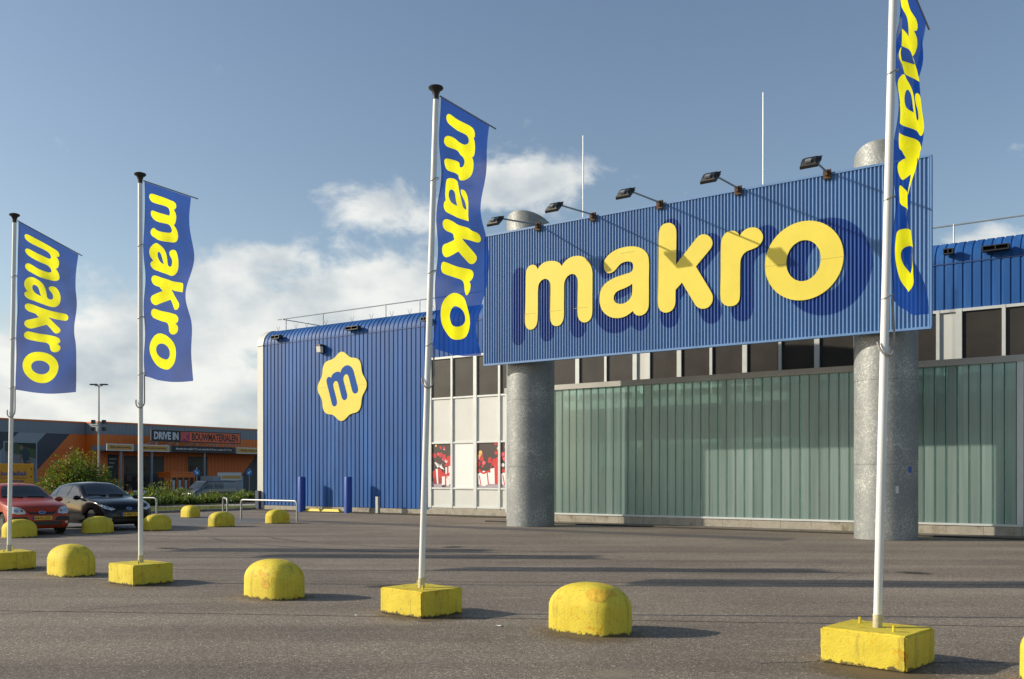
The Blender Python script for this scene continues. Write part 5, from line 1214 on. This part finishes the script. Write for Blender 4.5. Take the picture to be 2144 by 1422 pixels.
for k, v in enumerate((kx0 + .3, kx0 + 1.0, kx0 + 1.7)):
    t = MB(OK); t.box(-82.625, -82.615, v, v + .3, .3, 1.3); t.build('kiosk_notice', PANELW, kiosk)
# wall posters on the left wall
v0, z1 = P2(6, 916, SUL); v1, z0 = P2(77, 990, SUL)
z1 = 4.9; z0 = 1.0
t = MB(OD); t.box(SUL + .035, SUL + .08, v0, v1, z0, z1); wp = t.build('wall_poster', LGREY, store)
def wpatch(pts, m, k): t = MB(OD); t.add([(SUL + .081 + .002 * k, v0 + .12 + a * (v1 - v0 - .24), z0 + .12 + c * (z1 - z0 - .24)) for a, c in pts], [tuple(range(len(pts)))]); t.build('print_patch', m, wp, fixn=True)
wpatch(rect(0, 1, 0, 1), mat('print_paving', (.20, .205, .205), .6, 0, .15, 3), 1)
wpatch([(0, .78), (1, .60), (1, 1), (0, 1)], mat('print_lawn', (.075, .10, .04), .6, 0, .2, 3), 2); wpatch([(.3, 1), (1, 1), (1, .84), (.7, .88)], mat('print_hedge', (.02, .03, .018), .6), 3)
wpatch([(.48, .78), (.56, .86), (.70, .86), (.80, .72), (.78, .56), (.60, .52), (.55, .64)], mat('print_shirt', (.03, .055, .06), .6), 4)
wpatch([(.46, .86), (.50, .94), (.57, .93), (.58, .84), (.52, .80)], mat('print_skin', (.25, .14, .09), .6), 5); wpatch([(.50, .72), (.56, .70), (.48, .46), (.44, .44)], mat('print_skin', (.25, .14, .09), .6), 6); wpatch([(.76, .66), (.80, .64), (.86, .42), (.81, .42)], mat('print_skin', (.25, .14, .09), .6), 6)
wpatch([(.60, .54), (.80, .50), (.96, .38), (.86, .32), (.60, .44)], mat('print_trousers', (.06, .055, .03), .6), 7)
V, Fs = text_geo('Ster-', 2.6, 1.05, .03); t = MB(OD); t.add([(SUL + .10, v0 + .3 + p, 1.95 + q) for p, q in V], Fs); t.build('lettering', mat('ster_grey', (.07, .075, .08), .5), wp)

# road signs, ticket cabin, bins before the store
def arrow_sign(px, lab, flip):
    u = -78.0; a = (px - CX) / F; Y = u / (a * CT - ST); X = a * Y; g = gz(u, a * ST + CT)
    r = tag(empty('road_sign', (X, Y, -.7), 0), lab, 'road sign', 'blue arrow signs'); MB().tube([(0, 0, 0), (0, 0, 3.2)], .035, 8).build('post', GREYM, r)
    b = MB(); b.lathe([(.32, -.06), (.32, -.04)], 28, (0, 0, 2.75), axis='y'); d = b.build('disc', mat('sign_blue', (.02, .18, .50), .4), r)
    b = MB(); b.lathe([(.30, -.064), (.30, -.0605)], 28, (0, 0, 2.75), axis='y'); 
    ar = [(-.05, .2), (.05, .2), (.05, -.02), (.14, -.02), (0, -.2), (-.14, -.02), (-.05, -.02)]; an = math.radians(45 if not flip else -45)
    b = MB(); b.add([(x * math.cos(an) - z * math.sin(an), -.062, 2.75 + x * math.sin(an) + z * math.cos(an)) for x, z in ar], [tuple(range(7))]); b.build('arrow', WHITEP, d)
arrow_sign(412, 'round blue sign with arrow pointing down right before the store doorway', False); arrow_sign(522, 'round blue sign with arrow pointing down left by the grey wall stripe', True)
a = (465 - CX) / F; Y = -80 / (a * CT - ST)
r = tag(empty('ticket_cabin', (a * Y, Y, -.7), -TH), 'grey payment cabin with a small lit roof sign behind the van', 'cabin')
t = MB(); t.box(-1, 1, -1.8, 1.8, 0, 2.4); t.build('cabin_wall', LGREY, r); t = MB(); t.box(.6, 1.1, -1.0, 1.5, 2.0, 2.75); sgn = t.build('cabin_sign', PANELW, r); t = MB(); t.box(1.1, 1.11, -.9, 1.4, 2.15, 2.45); t.build('sign_band', CREAM, sgn)
# barrier boards and pallets before the entrance
for px, c, lab in ((345, (.6, .10, .03), 'red and white striped barrier board before the dark store doorway'), (300, (.55, .55, .52), 'pale barrier board beside the orange store entrance post')):
    a = (px - CX) / F; Y = -79 / (a * CT - ST); r = tag(empty('barrier_board', (a * Y, Y, -.7), -TH), lab, 'barrier board')
    for k in range(6): t = MB(); t.box(0, .05, -1.5 + k * .5, -1.0 + k * .5, .85, 1.1); t.build('board_stripe', WHITEP if k % 2 else REDP, r)
    for s in (-1.3, 1.3): t = MB(); t.box(-.03, .0, s - .06, s + .06, 0, 1.1); t.build('board_leg', ORANGE, r)

# ------------------------------------------------------------------ lamp post
def lamp_post():
    Y = 66; X = (207 - CX) / F * Y; zt = H + (HY - 807) / F * Y; g = gz(*to_uv(X, Y))
    r = tag(empty('lamp_post', (X, Y, g), 0), 'tall grey lamp post with twin heads in front of the orange store', 'lamp post')
    MB().tube([(0, 0, 0), (0, 0, 3), (0, 0, zt - g)], [.085, .07, .045], 12).build('pole', TUBEG, r, smooth=50)
    for s in (-1, 1):
        b = MB(); b.tube([(0, 0, zt - g - .05), (s * .25, 0, zt - g - .02)], .03, 6); a_ = b.build('arm', GREYC, r)
        for k in (0, 1):
            b = MB(); x = s * (.22 + .24 * k); b.add([(x - .13, -.16, zt - g + .02), (x + .13, -.16, zt - g + .02), (x + .13, .16, zt - g + .02), (x - .13, .16, zt - g + .02), (x - .10, -.12, zt - g + .10), (x + .10, -.12, zt - g + .10), (x + .10, .12, zt - g + .10), (x - .10, .12, zt - g + .10)], [(0, 3, 2, 1), (4, 5, 6, 7), (0, 1, 5, 4), (1, 2, 6, 5), (2, 3, 7, 6), (3, 0, 4, 7)]); b.build('lamp_head', BLACK, a_)
    zc = H + (HY - 891) / F * Y - g
    b = MB(); b.tube([(-.45, 0, zc), (.45, 0, zc)], .025, 6); cr = b.build('cross_arm', GREYM, r)
    for x in (-.36, .36):
        for dz in (-.24, .24): b = MB(); b.box(x - .1, x + .1, -.16, .1, zc + dz - .13, zc + dz + .13); b.build('floodlight_box', BLACK, cr)  # boxes of the floodlight cluster
lamp_post()

# ------------------------------------------------------------------ vegetation
def leafm(n, c): 
    m = mat(n, c, .55, 0, .3, 3); nt = m.node_tree; b = nt.nodes['Principled BSDF']
    tl = nt.nodes.new('ShaderNodeBsdfTranslucent'); tl.inputs[0].default_value = (c[0] * 1.5, c[1] * 1.5, c[2], 1); mx = nt.nodes.new('ShaderNodeMixShader'); mx.inputs[0].default_value = .35
    out = nt.nodes['Material Output']; nt.links.new(b.outputs[0], mx.inputs[1]); nt.links.new(tl.outputs[0], mx.inputs[2]); nt.links.new(mx.outputs[0], out.inputs[0]); return m
GL = [leafm('leaf_green', (.10, .165, .018)), leafm('leaf_dark', (.055, .105, .018)), leafm('leaf_lime', (.21, .25, .025)), leafm('leaf_rust', (.24, .085, .018))]
JL = [leafm('juniper_dark', (.045, .085, .016)), leafm('juniper_green', (.095, .15, .022)), leafm('juniper_lime', (.21, .24, .035))]
BARK = mat('bark', (.06, .045, .03), .9, 0, .3, 8)
def leaf(b, p, d, s, mi, r, w=.55):
    d = d.normalized(); n = Vector((r.gauss(0, 1), r.gauss(0, 1), r.gauss(0, 1))); sd = d.cross(n).normalized() * s * w * .5
    b.add([p, p + d * s * .5 + sd, p + d * s, p + d * s * .5 - sd], [(0, 1, 2, 3)], mi)
def shrub_tree(loc, h, rad, label, seed, rust=.25, nb=60, name='maple_shrub', per=95, ls=.13, mats=GL):
    r = random.Random(seed); root = tag(empty(name, loc, 0), label, 'shrub'); br = MB(); lf = MB()
    for k in range(nb):
        a = r.uniform(0, 2 * PI); e = r.uniform(.0, 1) ** .6; tip = Vector((math.cos(a) * rad * e * r.uniform(.7, 1.05), math.sin(a) * rad * e * r.uniform(.7, 1.05), h * (1.0 - .62 * e ** 1.6) * r.uniform(.72, 1.03)))
        st = Vector((r.uniform(-.15, .15), r.uniform(-.15, .15), 0)); mid = st.lerp(tip, .5) + Vector((r.uniform(-.15, .15), r.uniform(-.15, .15), .25 * h * .4))
        br.tube([st, mid, tip], [.03, .02, .006], 5)
        rusty = rust and (tip.x > -.9 and tip.x < .25) and r.random() < rust * 2
        for _ in range(per):
            t = r.uniform(.28, 1.04); q = st.lerp(mid, t * 2) if t < .5 else mid.lerp(tip, (t - .5) * 2)
            off = Vector((r.gauss(0, 1), r.gauss(0, 1), r.gauss(0, .8))) * (.17 * (1.25 - .55 * t)); p = q + off
            mi = 3 if rusty and r.random() < .7 else r.choice([0, 0, 1, 2] if t > .6 else [0, 1, 1])
            if len(mats) < 4: mi = min(mi, len(mats) - 1)
            leaf(lf, p, off + Vector((0, 0, -.05)) + (tip - mid) * .1, ls * r.uniform(.6, 1.2), mi, r)
    br.build('branches', BARK, root); lf.build('foliage', mats, root, fixn=False); return root
x, y = at_px(165, -47); shrub_tree((x, y, 0), 3.15, 2.15, 'big leafy shrub with some rust coloured leaves behind the cars', 3, .2, 100, 'maple_shrub', 130, .14)
def juniper(px, u, h, rx, ry, label, seed, n=4200, name='juniper_bush', mats=JL, wts=(0, 0, 1, 1, 2), ls=.20):
    r = random.Random(seed); x, y = at_px(px, u); root = tag(empty(name, (x, y, gz(*to_uv(x, y)) + .08), 0), label, 'bush', 'bushes in the planting bed'); lf = MB(); br = MB()
    for k in range(int(n / 70)):
        a = r.uniform(0, 2 * PI); e = math.sqrt(r.random()); bx, by = math.cos(a) * rx * e, math.sin(a) * ry * e
        hh = h * (1 - .55 * e * e) * r.uniform(.6, 1.15); d = Vector((math.cos(a) * .5 * e, math.sin(a) * .5 * e, 1)).normalized()
        br.tube([(bx * .8, by * .8, 0), tuple(Vector((bx * .8, by * .8, 0)) + d * hh)], [.015, .004], 4)
        for _ in range(70):
            t = r.uniform(.1, 1.0); p = Vector((bx * .8, by * .8, 0)) + d * hh * t + Vector((r.gauss(0, .11), r.gauss(0, .11), r.gauss(0, .06)))
            leaf(lf, p, d * .9 + Vector((r.gauss(0, .8), r.gauss(0, .8), r.gauss(0, .3))), ls * r.uniform(.5, 1.2), r.choice(wts if t > .5 else (0, 0, 1)), r, .32)
    br.build('stems', BARK, root); lf.build('foliage', mats, root, fixn=False)
for i, (px, u, h, rx, ry, lab) in enumerate(((350, -48, .95, 2.3, 1.5, 'dark juniper bush behind the black car and the steel hoop'), (425, -48, .85, 2.4, 1.4, 'dark juniper bush behind the lone yellow bollard'), (500, -48.5, .9, 2.2, 1.4, 'dark juniper bush beside the corner of the blue shop'),
                                         (285, -47.5, 1.15, 1.9, 1.4, 'tangled juniper bush right behind the black car roof'), (235, -48.5, 1.1, 1.8, 1.4, 'tangled juniper bush beside the big leafy shrub'), (90, -47.5, .9, 2.2, 1.3, 'low juniper bush between the trailer and the big leafy shrub'), (555, -49, .9, 1.8, 1.2, 'juniper bush half hidden by the blue shop corner'))):
    juniper(px, u, h * .52, rx, ry, lab, 20 + i, 4500 if i < 5 else 2500)
for i, (px, u, h, lab) in enumerate(((338, -51, 1.35, 'tall loose shrub with reddish shoots in front of the store doorway'), (378, -51, 1.0, 'tall loose shrub in front of the orange kiosk'), (440, -51.5, .62, 'loose lime shrub in front of the grey van'), (515, -51.5, .65, 'loose lime shrub beside the blue arrow sign post'))):
    juniper(px, u, h, .9, .8, lab, 50 + i, 1500, 'loose_shrub', [GL[1], GL[0], GL[2]], (0, 1, 1, 2, 2), .16)
# grass blades on the verge
r = random.Random(9); b = MB()
for k in range(16000):
    u = r.uniform(-42.6, -38.8); v = r.uniform(12, 32.5); x, y = uv(u, v); h = r.uniform(.04, .13) * (1.6 if r.random() < .06 else 1); a = r.uniform(0, PI); w = .008
    b.add([(x - w * math.cos(a), y - w * math.sin(a), .085), (x + w * math.cos(a), y + w * math.sin(a), .085), (x + r.gauss(0, .03), y + r.gauss(0, .03), .085 + h)], [(0, 1, 2)], r.choice((0, 0, 1)))
tag(b.build('grass', [leafm('grass_green', (.09, .13, .02)), leafm('grass_dry', (.20, .18, .06))], fixn=False), 'short patchy green grass on the verge beyond the kerb', 'grass', kind='stuff')
# fallen leaves and litter
LV = mat('dry_leaf', (.22, .09, .03), .8); lit = random.Random(13)
for (px, py, lab, m, s) in ((959, 1294, 'dry brown leaf beside the yellow block before the blue wall end', LV, .05), (1466, 1205, 'dry orange leaf on the asphalt in the shadow bands', LV, .04), (352, 1123, 'dry brown leaf on the asphalt near the black car bollards', LV, .09), (1043, 1312, 'scrap of white paper on the asphalt between block and bollard', WHITEP, .05), (745, 1290, 'tiny white scrap beside the ochre flaked bollard', WHITEP, .03)):
    x, y = ground_px(px, py); b = MB(); pts = [(s * math.cos(a) * (1 if k % 2 else .7), s * .6 * math.sin(a), .006 + .012 * ((k * 37) % 5) / 5) for k, a in enumerate([2 * PI * k / 9 for k in range(9)])]
    b.add(pts + [(0, 0, .012)], [(k, (k + 1) % 9, 9) for k in range(9)]); o = b.build('fallen_leaf' if m is LV else 'paper_scrap', m); o.location = (x, y, .002); o.rotation_euler = (0, 0, lit.uniform(0, 6)); tag(o, lab, 'leaf' if m is LV else 'litter')

# ------------------------------------------------------------------ two people at the van
def person(px, u, label, shirt, seed, rz):
    x, y = at_px(px, u); root = tag(empty('person', (x, y, -.69), rz), label, 'person')
    me = bpy.data.meshes.new('body'); J = dict(pel=(0, 0, .95), sp=(0, .02, 1.2), ch=(0, .02, 1.38), nk=(0, .03, 1.5), hd=(0, .05, 1.62), tp=(0, .04, 1.72), hl=(.10, 0, .9), hr=(-.10, 0, .9), kl=(.12, .04, .5), kr=(-.12, .06, .5), al=(.12, 0, .08), ar=(-.12, -.02, .08), fl=(.13, .16, .03), fr=(-.13, .14, .03), sl=(.18, .02, 1.42), sr=(-.18, .02, 1.42), el=(.25, .05, 1.14), er=(-.25, .08, 1.14), wl=(.22, .27, 1.05), wr_=(-.22, .30, 1.06), gl=(.21, .36, 1.05), gr=(-.21, .39, 1.06))
    K = list(J); E = [('pel', 'sp'), ('sp', 'ch'), ('ch', 'nk'), ('nk', 'hd'), ('hd', 'tp'), ('pel', 'hl'), ('pel', 'hr'), ('hl', 'kl'), ('hr', 'kr'), ('kl', 'al'), ('kr', 'ar'), ('al', 'fl'), ('ar', 'fr'), ('ch', 'sl'), ('ch', 'sr'), ('sl', 'el'), ('sr', 'er'), ('el', 'wl'), ('er', 'wr_'), ('wl', 'gl'), ('wr_', 'gr')]
    R_ = dict(pel=.15, sp=.135, ch=.15, nk=.06, hd=.095, tp=.06, hl=.09, hr=.09, kl=.06, kr=.06, al=.04, ar=.04, fl=.035, fr=.035, sl=.065, sr=.065, el=.045, er=.045, wl=.03, wr_=.03, gl=.035, gr=.035)
    me.from_pydata([J[k] for k in K], [(K.index(a), K.index(c)) for a, c in E], []); o = bpy.data.objects.new('body', me); col.objects.link(o)
    md = o.modifiers.new('skin', 'SKIN')
    for k, v in zip(K, me.skin_vertices[0].data): v.radius = (R_[k], R_[k] * .8); v.use_root = (k == 'pel')
    s = o.modifiers.new('sub', 'SUBSURF'); s.levels = 2; s.render_levels = 2
    dg = bpy.context.evaluated_depsgraph_get(); m2 = bpy.data.meshes.new_from_object(o.evaluated_get(dg)); bpy.data.objects.remove(o)
    for m in (mat('skin', (.45, .26, .18), .6), mat('hair', (.04, .025, .015), .7), shirt, mat('trousers', (.02, .022, .03), .8), mat('shoes', (.02, .02, .02), .6)): m2.materials.append(m)
    for p in m2.polygons:
        z = p.center.z; p.material_index = 4 if z < .1 else 3 if z < .98 and abs(p.center.y) < .2 else 0 if z > 1.47 or p.center.y > .2 else 2
        if z > 1.66 or (z > 1.55 and p.center.y < .0): p.material_index = 1
        p.use_smooth = True
    ob = bpy.data.objects.new('body', m2); col.objects.link(ob); ob.parent = root
person(493, -77.5, 'person in a red top and dark trousers standing behind the grey van', mat('red_top', (.50, .02, .05), .8), 1, math.radians(60))
person(478, -78.5, 'person in an orange brown jacket leaning at the open van', mat('tan_jacket', (.32, .13, .04), .8), 2, math.radians(40))
